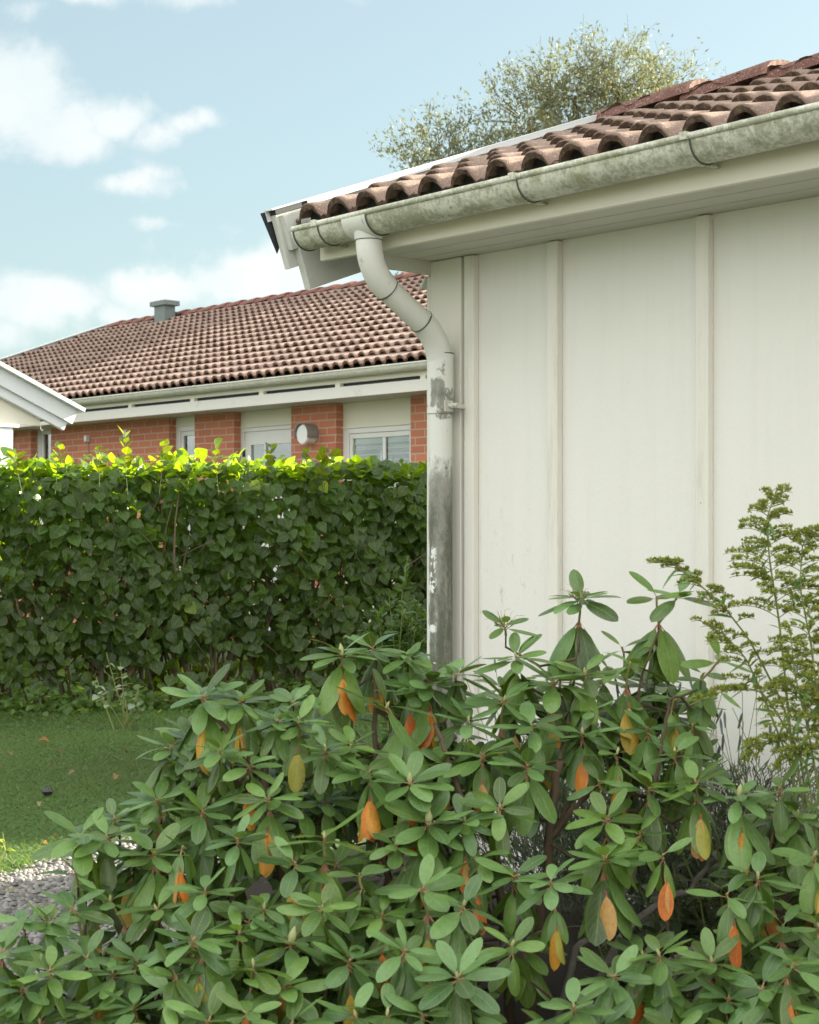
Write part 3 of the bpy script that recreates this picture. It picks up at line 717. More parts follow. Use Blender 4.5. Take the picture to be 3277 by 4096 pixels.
    def bay(a, b, kind):
        u0 = U(a,vf)-.002; u1 = U(b,vf)+.002
        zt_ = C + (HY-1700)/F*ray((a+b)/2,vi)[1]
        pn = MB(); pn.box((u0,vi,zt_),(u1,vi+.06,zs-.001)); pn.box((u0,vi-.012,zt_-.018),(u1,vi+.055,zt_-.001)); T.add('infill_panel', pn, M['fascia'])
        if kind == 'window':
            fr = MB(); w_ = .085; zb = .95; zt2 = zt_-.02
            fr.box((u0,vi,zb),(u0+w_,vi+.06,zt2)); fr.box((u1-w_,vi,zb),(u1,vi+.06,zt2)); fr.box((u0+w_,vi,zt2-.05),(u1-w_,vi+.06,zt2)); fr.box((u0+w_,vi,zb),(u1-w_,vi+.06,zb+.07))
            a0,a1 = u0+w_+.002,u1-w_-.002; s_=.045
            fr.box((a0,vi+.012,zb+.072),(a0+s_,vi+.05,zt2-.052)); fr.box((a1-s_,vi+.012,zb+.072),(a1,vi+.05,zt2-.052)); fr.box((a0+s_,vi+.012,zt2-.10),(a1-s_,vi+.05,zt2-.052))
            W_ = None
            fr.bev=.003
            W_ = T.add('window', fr, M['white'])
            if a1-a0 > .5:
                mu = MB(); mid = (a0+a1)/2+.05; mu.box((mid-.02,vi+.015,zb+.072),(mid+.02,vi+.029,zt2-.101)); T.add('glazing_bar', mu, M['white'], W_)
            gl = MB(); gl.box((a0+s_-.004,vi+.030,zb+.07),(a1-s_+.004,vi+.034,zt2-.098)); T.add('pane', gl, M['glass'], W_)
            rm = MB(); rm.box((u0,vi+.5,0),(u1,vi+.52,zs)); rm.box((u0-.02,vi+.07,zb-.2),(u0-.01,vi+.5,zs)); rm.box((u1+.01,vi+.07,zb-.2),(u1+.02,vi+.5,zs)); rm.box((u0,vi+.07,zb-.2),(u1,vi+.5,zb-.19)); T.add('room_lining', rm, M['room'], W_)
            bl = MB()
            for i in range(9 if a1-a0>.5 else 0):
                z_ = zt2-.104-(i*.012 if i<3 else .036+(i-3)*.058); bl.box((a0+.05,vi+.042,z_-.0115),(a1-.05,vi+.060,z_))
            if a1-a0>.5:
                bl.box((a0+.05,vi+.05,zt2-.19),(a1-.05,vi+.066,zt2-.180))
                T.add('blind', bl, M['blind'], W_)
            sill = MB(); sill.box((u0,vi-.05,zb-.03),(u1,vi+.05,zb-.001)); sill.box((u0,vi+.0,.0),(u1,vi+.05,zb-.031)); T.add('sill_panel', sill, M['fascia'], W_)
        else:
            fr = MB(); zt2 = zt_-.02; fr.box((u0,vi,0),(u0+.06,vi+.06,zt2)); fr.box((u1-.04,vi,0),(u1,vi+.06,zt2)); fr.box((u0+.06,vi,zt2-.04),(u1-.04,vi+.06,zt2)); fr.bev=.003
            D = T.add('door', fr, M['white'])
            lf = MB(); d0,d1=u0+.063,u1-.043; zt3 = zt2-.043; g0 = C+(HY-1775)/F*ray(1080,vi)[1]; ga,gb_ = d0+.10,d1-.02
            lf.box((d0,vi+.012,0.02),(d1,vi+.05,g0-.5)); lf.box((d0,vi+.012,g0),(d1,vi+.05,zt3)); lf.box((d0,vi+.012,g0-.5),(ga,vi+.05,g0)); lf.box((gb_,vi+.012,g0-.5),(d1,vi+.05,g0))
            T.add('door_leaf', lf, M['white'], D)
            for uu in (ga+.24,):
                q = MB(); q.box((uu-.012,vi+.014,g0-.5),(uu+.012,vi+.04,g0)); T.add('glazing_bar', q, M['white'], D)
            q = MB(); q.box((ga,vi+.03,g0-.5),(gb_,vi+.034,g0)); T.add('pane', q, M['glass'], D)
            q = MB(); q.box((ga,vi+.3,g0-.6),(gb_,vi+.32,g0+.1)); T.add('room_lining', q, M['room'], D)
            q = MB(); q.box((d0-.02,vi-.012,g0-.12),(d0+.002,vi+.011,g0-.04)); T.add('hinge', q, M['black'], D)
    bay(677,779,'window'); bay(124,204,'window'); bay(936,1165,'door'); bay(1345,1643,'window')
    # round wall lamp
    def onwall(px,py,v): u_,t_ = ray(px,v); return u_, C+(HY-py)/F*t_
    lu, lz = onwall(1232,1738,vf-.05); L_ = Thing('wall_lamp', (lu,vf,lz-.12), "round white wall lamp with half grey metal hood on the brick pier beside the window", "lamp", uv=True)
    def disc(r, v0, v1, n=32): 
        m = MB(); m.prism([(lu+r*math.cos(a), v0, lz+r*math.sin(a)) for a in np.linspace(0,2*math.pi,n,endpoint=False)],(0,v1-v0,0)); return m
    m = disc(.098,vf-.115,vf-.0); m.smooth=True; L_.add('lamp_body', m, M['white'])
    m = disc(.090,vf-.122,vf-.1155); L_.add('diffuser', m, M['white'])
    m = MB(); A = np.linspace(R(-20),R(200),26); rr=[(.106,vf-.145),(.112,vf-.145),(.112,vf-.002),(.106,vf-.002)]
    ring = [[m.vert((lu+q*math.cos(a),v_,lz+q*math.sin(a))) for a in A] for q,v_ in rr]
    for k in range(4):
        for j in range(len(A)-1): m.f.append([ring[k][j],ring[k][j+1],ring[(k+1)%4][j+1],ring[(k+1)%4][j]])
    for j_ in (0,-1): m.f.append([ring[k][j_] for k in range(4)])
    L_.add('lamp_hood', m, M['grey'])
    for (px,py,w_,h_,lab) in [(347,1754,.026,.036,"small white junction box, the lower of two on the brick wall"),(504,1737,.030,.05,"white junction box just above the hedge, the upper of two on the brick wall")]:
        bu,bz = onwall(px,py,vf-.03); B = Thing('junction_box', (bu,vf,bz-h_), lab, "junction box", "junction boxes on the brick wall", uv=True)
        m = MB(); m.box((bu-w_,vf-.055,bz-h_),(bu+w_,vf,bz+h_)); m.bev=.006; B.add('box_body', m, M['white'])
        m = MB(); m.tube([(bu+w_*.3,vf-.01,bz-h_),(bu+w_*.3,vf-.01,bz-h_-.35)],.005,6); B.add('cable', m, M['grey'])
far_house()

def rear_shade_caster():  # unseen house added to cast the wedge of shade on the brick roof
    T = Thing('shade_caster_house', (-17.5,20,0), "tall plastered house added unseen behind the brick bungalow to shade its roof", "house", uv=True)
    a,b,v0,v1,H = -22.2,-12.9,20.0,27.0,8.45
    m = MB(); m.box((a,v0,0),(b,v1,H)); m.prism([(a,v0,H+.001),(a,v1,H+.001),(a,(v0+v1)/2,H+1.1)],(b-a,0,0)); T.add('wall', m, M['farpaint'])
    for sg in (0,1):
        m = MB(); P = [(v0-.4,H-.10),((v0+v1)/2,H+1.13),((v0+v1)/2,H+1.20),(v0-.4,H-.03)]
        if sg: P = [(v0+v1-p,q) for p,q in P][::-1]
        m.prism([(a-.1,)+p for p in P],(b-a+.1,0,0)); T.add('roof', m, M['tile2'])
    for i in range(4):
        for z in (1.0,3.7,6.3):
            u = a+1.2+i*2.2; m = MB(); m.box((u,v0-.03,z),(u+1.1,v0-.001,z+1.3)); W_ = T.add('window', m, M['white']); g_ = MB(); g_.box((u+.08,v0-.036,z+.08),(u+1.02,v0-.031,z+1.22)); T.add('pane', g_, M['room'], W_)
rear_shade_caster()
def right_shade_caster():  # out-of-view house added to shade the lawn and the hedge's right end
    T = Thing('shade_caster_house', (.5,20,0), "narrow tall plastered house beyond the outbuilding, right of the frame, added to shade lawn and hedge", "house", uv=True)
    a,b,v0,v1,H = -.68,2.45,20.0,27.0,8.9
    m = MB(); m.box((a,v0,0),(b,v1,H)); m.prism([(a,v0,H+.001),(a,v1,H+.001),(a,(v0+v1)/2,H+1.1)],(b-a,0,0)); T.add('wall', m, M['farpaint'])
    for sg in (0,1):
        m = MB(); P = [(v0-.3,H-.08),((v0+v1)/2,H+1.13),((v0+v1)/2,H+1.20),(v0-.3,H-.01)]
        if sg: P = [(v0+v1-p,q) for p,q in P][::-1]
        m.prism([(a-.05,)+p for p in P],(b-a+.1,0,0)); T.add('roof', m, M['tile2'])
    for z in (1.0,3.7,6.3):
        for u in (a+.4,a+1.8):
            m = MB(); m.box((u,v0-.03,z),(u+1.1,v0-.001,z+1.3)); W_ = T.add('window', m, M['white']); g_ = MB(); g_.box((u+.08,v0-.036,z+.08),(u+1.02,v0-.031,z+1.22)); T.add('pane', g_, M['room'], W_)
right_shade_caster()

# ================================================================== porch gable at the left edge
def porch():
    C = CAMH; pu = -7.91; T = Thing('porch', (pu,1.4,0), "white porch gable with layered barge boards at the left edge of the frame", "porch", uv=True)
    k = .434; cs = 1/math.sqrt(1+k*k); tailv, tailz = 3.33, C+1.017
    def S(s,n): # s up the slope (towards -v), n normal
        return (tailv - s*cs + n*k*cs, tailz + s*k*cs + n*cs)
    Ls = 2.9
    for (ua,ub,n0,n1,s0,nm,mt) in [(pu-.6,pu+.085,-.03,0.0,-.03,'roof_flashing','flash'),(pu-.045,pu+.03,-.155,-.031,.005,'barge_board','porch'),(pu-.05,pu+.0,-.225,-.1555,.04,'barge_board','porch')]:
        m = MB(); P = [S(s0,n0),S(Ls,n0),S(Ls,n1),S(s0,n1)]; m.prism([(ua,)+p for p in P],(ub-ua,0,0)); T.add(nm, m, M[mt])
    vr = S(Ls,0)[0]
    for (ua,ub,n0,n1,s0,nm,mt) in [(pu-.6,pu+.055,-.03,0.0,-.03,'roof_flashing','flash'),(pu-.045,pu+.03,-.155,-.031,.005,'barge_board','porch')]:
        m = MB(); P = [(2*vr-p[0],p[1]) for p in [S(s0,n0),S(Ls,n0),S(Ls,n1),S(s0,n1)]][::-1]; m.prism([(ua,)+p for p in P],(ub-ua,0,0)); T.add(nm, m, M[mt])
    # roof slab behind and the gable panel
    m = MB(); P = [S(.0,-.10),S(Ls,-.10),S(Ls,-.031),S(.0,-.031)]; m.prism([(pu-3.2,)+p for p in P],(3.15,0,0)); P = [(2*vr-p[0],p[1]) for p in P][::-1]; m.prism([(pu-3.2,)+p for p in P],(3.15,0,0)); T.add('roof', m, M['deck'])
    zb = C+.858; vt = 3.02; m = MB(); m.prism([(pu-.09,vt,zb),(pu-.09,2*vr-vt,zb),(pu-.09,2*vr-vt,zb+.07),(pu-.09,vr,zb+.07+(vt-vr)*k),(pu-.09,vt,zb+.07)],(.03,0,0)); T.add('gable_panel', m, M['fascia'])
    m = MB(); m.box((pu-.12,2*vr-2.79,zb-.028),(pu+.01,2.79,zb-.001)); m.box((pu-.10,2*vr-2.75,zb-.13),(pu-.05,2.75,zb-.029)); T.add('tie_beam', m, M['porch'])
    for (a,b) in [(2.55,2.74),(2*vr-2.74,2*vr-2.55)]:
        m = MB(); m.box((pu-.15,a,0),(pu-.0,b,zb-.029)); m.bev=.004; T.add('post', m, M['porch'])
        m = MB(); m.box((pu-2.9,a,0),(pu-2.75,b,zb-.0)); T.add('post', m, M['porch'])
    wv,tw_ = w2uv(-2.95,13.4)
    hk = MB(); pv = 3.0; hk.tube([(pu-.02,pv,zb+.01),(pu-.02,pv,zb-.03),(pu-.02,pv+.015,zb-.045),(pu-.02,pv+.02,zb-.03)],.004,6); T.add('hook', hk, M['flash'])
porch()

# ================================================================== hedge
def hedge():
    A = np.array([-3.9,10.35]); B = np.array([1.75,11.75]); H = 1.50; TH_ = .42
    mid = (A+B)/2; T = Thing('hedge', (mid[0],mid[1],0), "clipped broadleaf hedge, sunlit yellow-green along its top, left side tinted as if sunlit", "hedge")
    d = unit(B-A); n = np.array([d[1],-d[0]]);  # n points to the camera
    Ln = np.linalg.norm(B-A)
    # woody stems
    st = MB()
    for i in range(210):
        s_ = rng.uniform(0,Ln); w_ = rng.uniform(.12,.42); b = A + d*s_ - n*w_
        lean = rng.normal(0,.12,2); k = rng.integers(1,4)
        top = H*rng.uniform(.6,.98); pts=[]
        for q in np.linspace(0,1,7):
            p = b + (d*lean[0]+n*lean[1]*.6)*q*1.6 + d*.04*math.sin(q*7+i) + n*.03*math.cos(q*9+i)
            pts.append((p[0],p[1],q*top))
        st.tube(pts, np.linspace(rng.uniform(.007,.018),.003,7), 6, False)
        for b_ in range(k+2):
            q = rng.uniform(.15,.85); j = int(q*6); p0 = np.array(pts[j]); dr = unit([rng.normal(0,1),rng.normal(-.4,1),rng.uniform(.7,1.8)])
            l = rng.uniform(.2,.5); p1 = p0+dr*l*.5+np.array([0,0,.03]); p2 = p0+dr*l
            p2[2] = min(p2[2],H); st.tube([p0,p1,p2],[.005,.004,.002],5,False)
    for i in range(900):
        s_ = rng.uniform(0,4.9)*rng.uniform(.4,1); w_ = rng.uniform(.03,.38); z = rng.uniform(.55,1.36); b = A+d*s_-n*w_
        dr = unit([rng.normal(0,.55),rng.normal(0,.35),rng.uniform(.4,1.5)]); l = rng.uniform(.12,.32); p0=np.array([b[0],b[1],z]); p1=p0+dr*l*.5+rng.normal(0,.012,3); p2=p0+dr*l
        p2[2]=min(p2[2],H); st.tube([p0,p1,p2],[.004,.003,.0018],4,False)
    st.smooth=True
    T.add('stems', st, M['twig'])
    G = Grid(); N_ = 21000
    def batch(m, mode):
        s_ = rng.uniform(0,Ln,m)
        if mode == 'front':
            w_ = -np.abs(rng.normal(0,.07,m))*1.0 + .05; z = rng.uniform(0,1,m)**.82*H
            w_ += .05*np.sin(s_*5+z*4)+ .04*np.sin(s_*13+z*9)
        elif mode == 'in': w_ = -rng.uniform(.06,TH_,m); z = rng.uniform(.25,1,m)*H
        elif mode == 'back': w_ = -TH_+np.abs(rng.normal(0,.07,m)); z = rng.uniform(.1,1,m)*H
        else:
            w_ = -rng.uniform(-.02,TH_,m); z = H - .02 + np.abs(rng.normal(0,.055,m)) + .03*np.sin(s_*4)*np.sin(s_*1.7+1)
        P = A[None,:] + d[None,:]*s_[:,None] + n[None,:]*w_[:,None]
        P = np.column_stack([P, z])
        # clustering: drop leaves where a lumpy field is low, leaving gaps low down
        fld = np.sin(s_*7.3+np.sin(z*9))*np.sin(z*8.1+np.sin(s_*5)*2)
        keep = rng.uniform(0,1,m) < np.clip(.80+.35*fld + (z-.35)*.5, .1, 1)
        if mode in ('in','back'): keep &= ~((z>.55) & (rng.uniform(0,1,m) < np.clip(1.0-.20*s_,.0,.38)))
        if mode == 'front': keep &= ~((z>.55) & (s_<3.6) & (rng.uniform(0,1,m) < .22)); keep &= ~((z<.55) & (rng.uniform(0,1,m) < .35))
        if mode in ('front','in'): keep &= rng.uniform(0,1,m) < np.clip(.25+z*2.2,.0,1)
        P = P[keep]; m = len(P)
        if mode == 'top':
            D = np.stack([rng.normal(0,1,m),rng.normal(-.2,1,m),rng.normal(.5,.5,m)],1); N = np.stack([rng.normal(0,.6,m),rng.normal(-.2,.6,m),rng.uniform(.3,1,m)],1)
        else:
            out_ = 1 if mode!='back' else -1
            D = np.stack([rng.normal(0,.55,m)+n[0]*.5*out_,rng.normal(0,.35,m)+n[1]*.5*out_,rng.normal(-.75,.4,m)],1)
            N = np.stack([n[0]*out_+rng.normal(0,.45,m),n[1]*out_+rng.normal(0,.35,m),rng.uniform(-.1,1.2,m)],1)
        L = rng.uniform(.058,.112,m)
        g0 = rng.uniform(.0,1,m)[:,None]
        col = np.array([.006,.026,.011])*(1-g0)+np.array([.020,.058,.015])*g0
        sun_tint = (np.clip((P[:,2]-.55)/.8,0,1)*np.clip(1.25-np.abs(P[:,0]+3.9)/4.5,0,1))[:,None]*rng.uniform(0,1,(m,1))**1.5  # lighter leaf colour at upper left stands in for sun spilling down
        col = col*(1+.6*sun_tint)+np.array([.016,.034,.003])*sun_tint
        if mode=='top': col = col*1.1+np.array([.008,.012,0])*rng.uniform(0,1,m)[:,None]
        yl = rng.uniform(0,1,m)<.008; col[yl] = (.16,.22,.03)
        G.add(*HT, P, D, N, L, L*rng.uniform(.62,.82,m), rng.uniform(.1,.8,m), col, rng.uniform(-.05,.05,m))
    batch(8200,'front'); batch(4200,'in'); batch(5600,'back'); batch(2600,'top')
    # upright shoots above the clipped top
    tops = [(500,1748,10.6),(650,1790,10.7),(1085,1795,10.8),(1230,1815,10.9),(1290,1820,10.9),(240,1800,10.5),(60,1830,10.4),(860,1822,10.8),(1330,1830,11.0),(395,1800,10.6)]
    for i in range(34):
        if i < len(tops): p = PW(*tops[i])
        else:
            s_ = rng.uniform(0,Ln); q = A+d*s_-n*rng.uniform(.03,.45); p = np.array([q[0],q[1],H+rng.uniform(.0,.06)])
        b = np.array([p[0]+rng.normal(0,.03),p[1]+rng.normal(0,.03),H-.12]); sh = MB(); sh.smooth=True; sh.tube([b,(b+p)/2+rng.normal(0,.006,3),p],[.0022,.002,.0012],5,False); T.add('shoot', sh, M['goldstem'])
        ln = p[2]-b[2]; npair = max(2,int(ln/.055))
        for k in range(npair):
            f = .35+.65*(k+1)/npair; c = b+(p-b)*f; a0 = rng.uniform(0,3.14)+k*1.57
            for sgn in (0,math.pi):
                a = a0+sgn; up = .5+f*.6; D = np.array([[math.cos(a),math.sin(a),up]]); N = np.array([[-math.cos(a)*up,-math.sin(a)*up,1.0]])
                L = rng.uniform(.05,.095); D=D+rng.normal(0,.25,(1,3)); N=N+rng.normal(0,.35,(1,3)); G.add(*HT, c[None], D, N, L, L*.7, rng.uniform(-.2,.8), (.020+rng.uniform(0,.012),.045,.010))
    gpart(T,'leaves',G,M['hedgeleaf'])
hedge()

# ================================================================== willow behind the houses
def tree(name, base, H, parts, nleaf, label, cat, leafL, seed, zlow):
    r = np.random.default_rng(seed); T = Thing(name, base, label, cat)
    tr = MB(); b = np.array(base,float)
    # trunk and limbs
    fork = b+np.array([.1,0,H*.30]); tr.tube([b,b+np.array([.05,.05,H*.15]),fork],[.22,.18,.15],10,False)
    G = Grid()
    P=[];D=[];L=[];Cc=[]
    for (cx,cy,cz,rx,rz,wt) in parts:    # crown lobes, each fed by a limb with sprays
        c = np.array([cx,cy,cz]); m1 = fork+(c-fork)*.5+np.array([0,0,.3]); tr.tube([fork,m1,c],[.09,.06,.03],7,False)
        ns = int(wt*.72)
        for _ in range(ns):
            dv = unit(r.normal(0,1,3)*np.array([1,1,.8])); rad = r.uniform(.1,1)**.5
            o_ = c+dv*np.array([rx,rx*.8,rz])*rad
            up = unit(np.array([dv[0]*.6+r.normal(0,.35),dv[1]*.6+r.normal(0,.35),.9+r.normal(0,.25)])); ln = r.uniform(.35,.8)
            if r.uniform()<.16: tr.tube([c+(o_-c)*.3,o_,o_+up*ln*.9],[.010,.006,.002],5,False)
            elif r.uniform()<.5: tr.tube([o_,o_+up*ln*.5+r.normal(0,.02,3),o_+up*ln],[.004,.003,.002],3,False)
            nl = int(nleaf*r.uniform(.5,1.4)); f = r.uniform(0,1,nl)
            droop = np.array([0,0,-.15])
            pp = o_+up*ln*f[:,None]+r.normal(0,.075,(nl,3))+droop*(f[:,None]**2)
            P.append(pp); dd = up*.7+r.normal(0,.7,(nl,3)); D.append(dd); L.append(r.uniform(.7,1.25,nl)*leafL)
            g = r.uniform(0,1,(nl,1)); tone = r.uniform(0,1)
            base_c = np.array([.12,.135,.12])*(1-tone)+np.array([.19,.19,.115])*tone
            Cc.append(base_c*(.75+.5*g)+ (r.uniform(0,1,(nl,1))<.05)*np.array([.15,.09,.0]))
    P=np.concatenate(P);D=np.concatenate(D);L=np.concatenate(L);Cc=np.concatenate(Cc)
    G.add(*DIA,P,D,r.normal(0,1,(len(P),3)),L,L*.30,0.0,Cc)
    tr.smooth=True; T.add('trunk', tr, M['bark']); gpart(T,'crown',G,M['treeleaf'],smooth=False)
    return len(P)
Yt = 30.0
def lobe(px,py,rx,rz,w): p = PW(px+45,py+70,Yt); return (p[0],Yt+random.uniform(-.8,.8),p[2],rx/F*Yt,rz/F*Yt,w)
lobes = [lobe(1720,560,170,150,95),lobe(1870,640,190,160,110),lobe(2070,420,190,200,150),lobe(2250,330,200,190,160),lobe(2080,640,220,160,140),
         lobe(2420,330,180,190,120),lobe(2600,330,170,180,95),lobe(2330,560,260,200,150),lobe(2600,560,220,160,90),lobe(2830,420,150,120,45),
         lobe(1640,720,110,110,40),lobe(1800,900,300,220,110),lobe(2200,900,350,230,130),lobe(2500,900,330,250,110),lobe(2650,230,90,90,18),lobe(2720,470,140,120,50),lobe(2480,420,150,120,40),lobe(2060,900,420,260,150)]
tree('willow_tree',(PW(2250,0,Yt)[0],Yt,0),9.5,lobes,29,"tall airy willow with fine yellowing leaves rising behind the tiled roofs","tree",.095,3,5)

# ================================================================== grass on the lawn
def grass():
    n = 210000
    Y = rng.uniform(5.6,11.3,n); X = (rng.uniform(-60,1720,n)-CX)/F*Y
    ge = np.array([gravel_edge(x) for x in X])
    fld = np.sin(X*5+np.sin(Y*3)*2)*np.sin(Y*4.3+X*2)
    keep = (Y > ge+rng.normal(0,.05,n)) & (rng.uniform(0,1,n) < .72+.28*fld)
    bare = ((X+2.0)/.9)**2+((Y-10.0)/.28)**2 < 1
    keep &= ~(bare & (rng.uniform(0,1,n)<.75))
    X=X[keep];Y=Y[keep];m=len(X); fld = fld[keep]
    P=np.stack([X,Y,np.zeros(m)],1); a=rng.uniform(0,6.28,m)
    D=np.stack([np.cos(a)*.9,np.sin(a)*.9,rng.uniform(.3,1.2,m)],1); N=np.stack([rng.normal(0,.4,m),rng.normal(-.3,.4,m),np.ones(m)],1)
    g0=rng.uniform(0,1,(m,1)); f2=((np.sin(X*2.1+1)*np.sin(Y*1.7)+1)/2)[:,None]
    col=(np.array([.045,.11,.034])*(1-g0)+np.array([.12,.21,.07])*g0)*(.65+.6*f2)
    dry=rng.uniform(0,1,m)<.05; col[dry]=(.22,.20,.10)
    L=rng.uniform(.022,.058,m)*(1+.5*(np.abs(Y-ge[keep])<.15)+.6*(Y>10.3)); G=Grid(); G.add(*BLADE,P,D,N,L,rng.uniform(.0018,.0035,m),rng.uniform(.2,1.6,m),col)
    # clover leaves
    m=9000; Yc=rng.uniform(6.0,11.2,m); Xc=(rng.uniform(-60,1700,m)-CX)/F*Yc; k=(np.sin(Xc*3.3)*np.sin(Yc*2.9+1)>.1)&np.array([y>gravel_edge(x) for x,y in zip(Xc,Yc)])
    Xc=Xc[k];Yc=Yc[k];m=len(Xc); a=rng.uniform(0,6.28,m)
    G.add(*DIA,np.stack([Xc,Yc,rng.uniform(.015,.035,m)],1),np.stack([np.cos(a),np.sin(a),rng.normal(0,.3,m)],1),np.stack([rng.normal(0,.3,m),rng.normal(-.2,.3,m),np.ones(m)],1),.016,.013,0.0,np.array([.06,.15,.05])*rng.uniform(.7,1.3,(m,1)))
    ob=G.build('grass',M['grass'],(0,0,0),False); tag(ob,"short lawn grass and clover in front of the hedge",'grass',kind='stuff')
grass()

# ================================================================== rhododendron
def rhododendron():
    base = (.35,3.75,0); T = Thing('rhododendron', base, "large rhododendron with whorls of green leaves and orange withered ones in the foreground", "shrub")
    G = Grid(); Y_ = Grid(); stems = MB(); young = MB(); shoot_mb = [None]; budc = [0]
    def zdepth(px,py):
        z = 3.25 + (4096-py)/1700*1.15
        if px < 700: z += .12
        zw = ray(px,-.33)[1] if px > 1700 else 9
        return min(z, zw-.42)
    # px, py, leaf px, n upper, stalk (dx,dy), n droop, n yellow, bud
    Wl = [(813,2785,165,9,8,44,6,2,0),(964,2800,135,9,0,32,6,2,0),(1109,2881,120,9,0,15,5,0,0),(1193,2887,135,9,4,42,5,1,0),(1367,2614,150,10,6,28,7,1,1),
     (1300,2997,140,8,0,22,5,0,0),(1071,3194,150,9,8,45,7,2,0),(628,3200,165,10,15,60,6,1,0),(1175,2806,115,8,0,15,3,0,0),(1404,2980,125,8,0,20,3,0,0),
     (1490,2590,140,9,15,40,5,2,0),(1632,2625,125,8,0,15,3,0,0),(1548,2825,190,6,52,84,6,0,0),(1716,2729,170,11,5,35,9,5,0),(1823,2700,150,8,0,20,3,0,0),
     (2014,2497,120,6,10,45,0,0,3),(2064,2625,145,8,5,50,3,0,0),(2017,2799,190,7,-14,121,10,1,0),(1472,3088,155,8,10,30,5,3,0),(1640,3129,180,10,0,30,4,1,1),
     (2323,2391,150,11,-6,93,8,0,3),(2627,2385,150,4,9,108,9,0,0),(2714,2380,150,5,-78,113,0,0,0),(2523,2652,165,6,-17,99,9,1,0),(2816,2693,115,4,-12,30,7,0,0),
     (2877,2640,160,4,-73,82,0,0,0),(2216,2727,175,9,-6,105,10,1,0),(2488,2588,105,4,10,60,0,0,0),(2697,2797,110,5,-10,40,4,3,0),(2367,2838,115,5,-5,40,3,0,0),
     (2598,3152,155,8,-5,51,5,0,0),(2784,3127,145,9,7,61,6,3,0),(2957,3178,150,9,-6,61,7,2,1),(3193,3254,155,8,-15,56,6,0,0),(3033,3508,165,6,0,20,4,0,0),
     (2908,3574,155,5,10,30,5,2,0),(3178,3854,165,6,-31,56,7,1,0),(2423,3432,175,10,-8,56,9,1,0),(3050,3950,175,5,10,40,3,0,0),(2654,3417,140,3,0,20,3,1,0),
     (2203,3527,135,7,17,99,5,1,0),(1830,3908,195,9,5,25,5,0,0),(2295,4028,165,9,5,30,4,0,0),(2399,3125,135,5,10,30,3,0,0),(1856,3620,175,6,-30,52,5,0,0),
     (1297,3349,195,6,3,105,7,2,0),(1714,3291,185,11,-8,64,7,1,2),(1691,3552,175,6,20,104,9,1,0),(1164,3767,175,11,3,63,6,1,2),(1288,3627,155,7,-10,40,5,0,0),
     (1529,3656,125,7,3,58,7,1,0),(1132,3952,190,8,20,80,4,0,0),(1422,4062,190,6,0,40,3,0,0),(1549,4056,190,6,0,40,3,0,0),(958,3726,145,7,0,30,4,0,0),
     (1056,3627,135,6,0,30,3,0,0),(1439,3494,135,3,10,60,3,0,0),(952,3355,115,7,0,20,3,0,0),(987,4050,155,6,10,50,3,0,0),
     (325,3341,170,8,35,70,3,0,0),(429,3347,150,8,5,50,3,0,0),(614,3410,155,8,6,53,6,0,0),(730,3385,130,2,0,10,4,2,0),(301,3492,135,5,10,40,2,0,0),
     (287,3628,155,5,43,124,7,0,0),(200,3689,130,9,0,20,5,0,3),(440,3602,155,6,59,98,6,1,0),(626,3637,170,7,10,40,4,0,0),(771,3758,175,8,40,64,8,1,0),
     (12,3805,185,7,-5,30,7,0,0),(93,3683,150,6,5,40,3,0,0),(348,3828,155,6,0,30,4,0,0),(452,3892,145,7,0,30,3,0,0),(533,4025,175,7,15,45,4,1,0),
     (377,4054,160,8,0,30,3,0,0),(835,4083,175,7,0,30,3,0,0),(545,3840,145,5,0,30,4,0,0),(458,3271,110,7,20,60,0,0,0),
     (1640,2760,130,6,0,20,4,1,0),(2130,2900,150,7,0,30,4,0,0),(3120,3150,140,6,0,30,4,0,0),(3260,3420,150,6,0,30,4,1,0),(3277,3700,150,6,0,30,4,1,0),
     (2000,3230,150,7,0,30,4,0,0),(2560,3330,130,6,0,20,4,0,0),(1180,3450,150,7,0,30,4,1,0),(820,3560,150,7,0,30,4,0,0),(1400,3840,160,7,0,30,5,1,0),(700,3900,160,7,0,30,4,0,0),
     (2340,2690,150,7,0,40,6,0,0),(2330,2930,140,7,0,30,6,1,0),(2590,2910,140,6,0,30,5,0,0),(2470,3010,135,6,0,30,4,1,0),(2700,3010,125,6,0,30,4,0,0),(2110,3060,150,7,0,30,6,0,0),(1930,3020,150,7,0,30,5,1,0),(2770,2900,110,5,0,30,4,0,0),(90,3950,160,7,0,30,4,0,0),(200,3880,150,7,0,30,4,0,0),(1620,3800,150,7,0,30,5,0,0),(2050,3780,140,6,0,30,4,0,0),(880,3000,130,7,0,30,4,0,0),(1000,3060,130,7,0,30,3,1,0)]
    hubs = []
    tone_ = [np.ones(3)]
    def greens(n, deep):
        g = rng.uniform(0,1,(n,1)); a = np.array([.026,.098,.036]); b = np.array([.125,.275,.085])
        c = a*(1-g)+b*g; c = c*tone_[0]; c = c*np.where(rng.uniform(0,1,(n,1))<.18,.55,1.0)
        return c*(.8 if deep else 1)  # leaves deep in the bush coloured darker, shade put into the tint
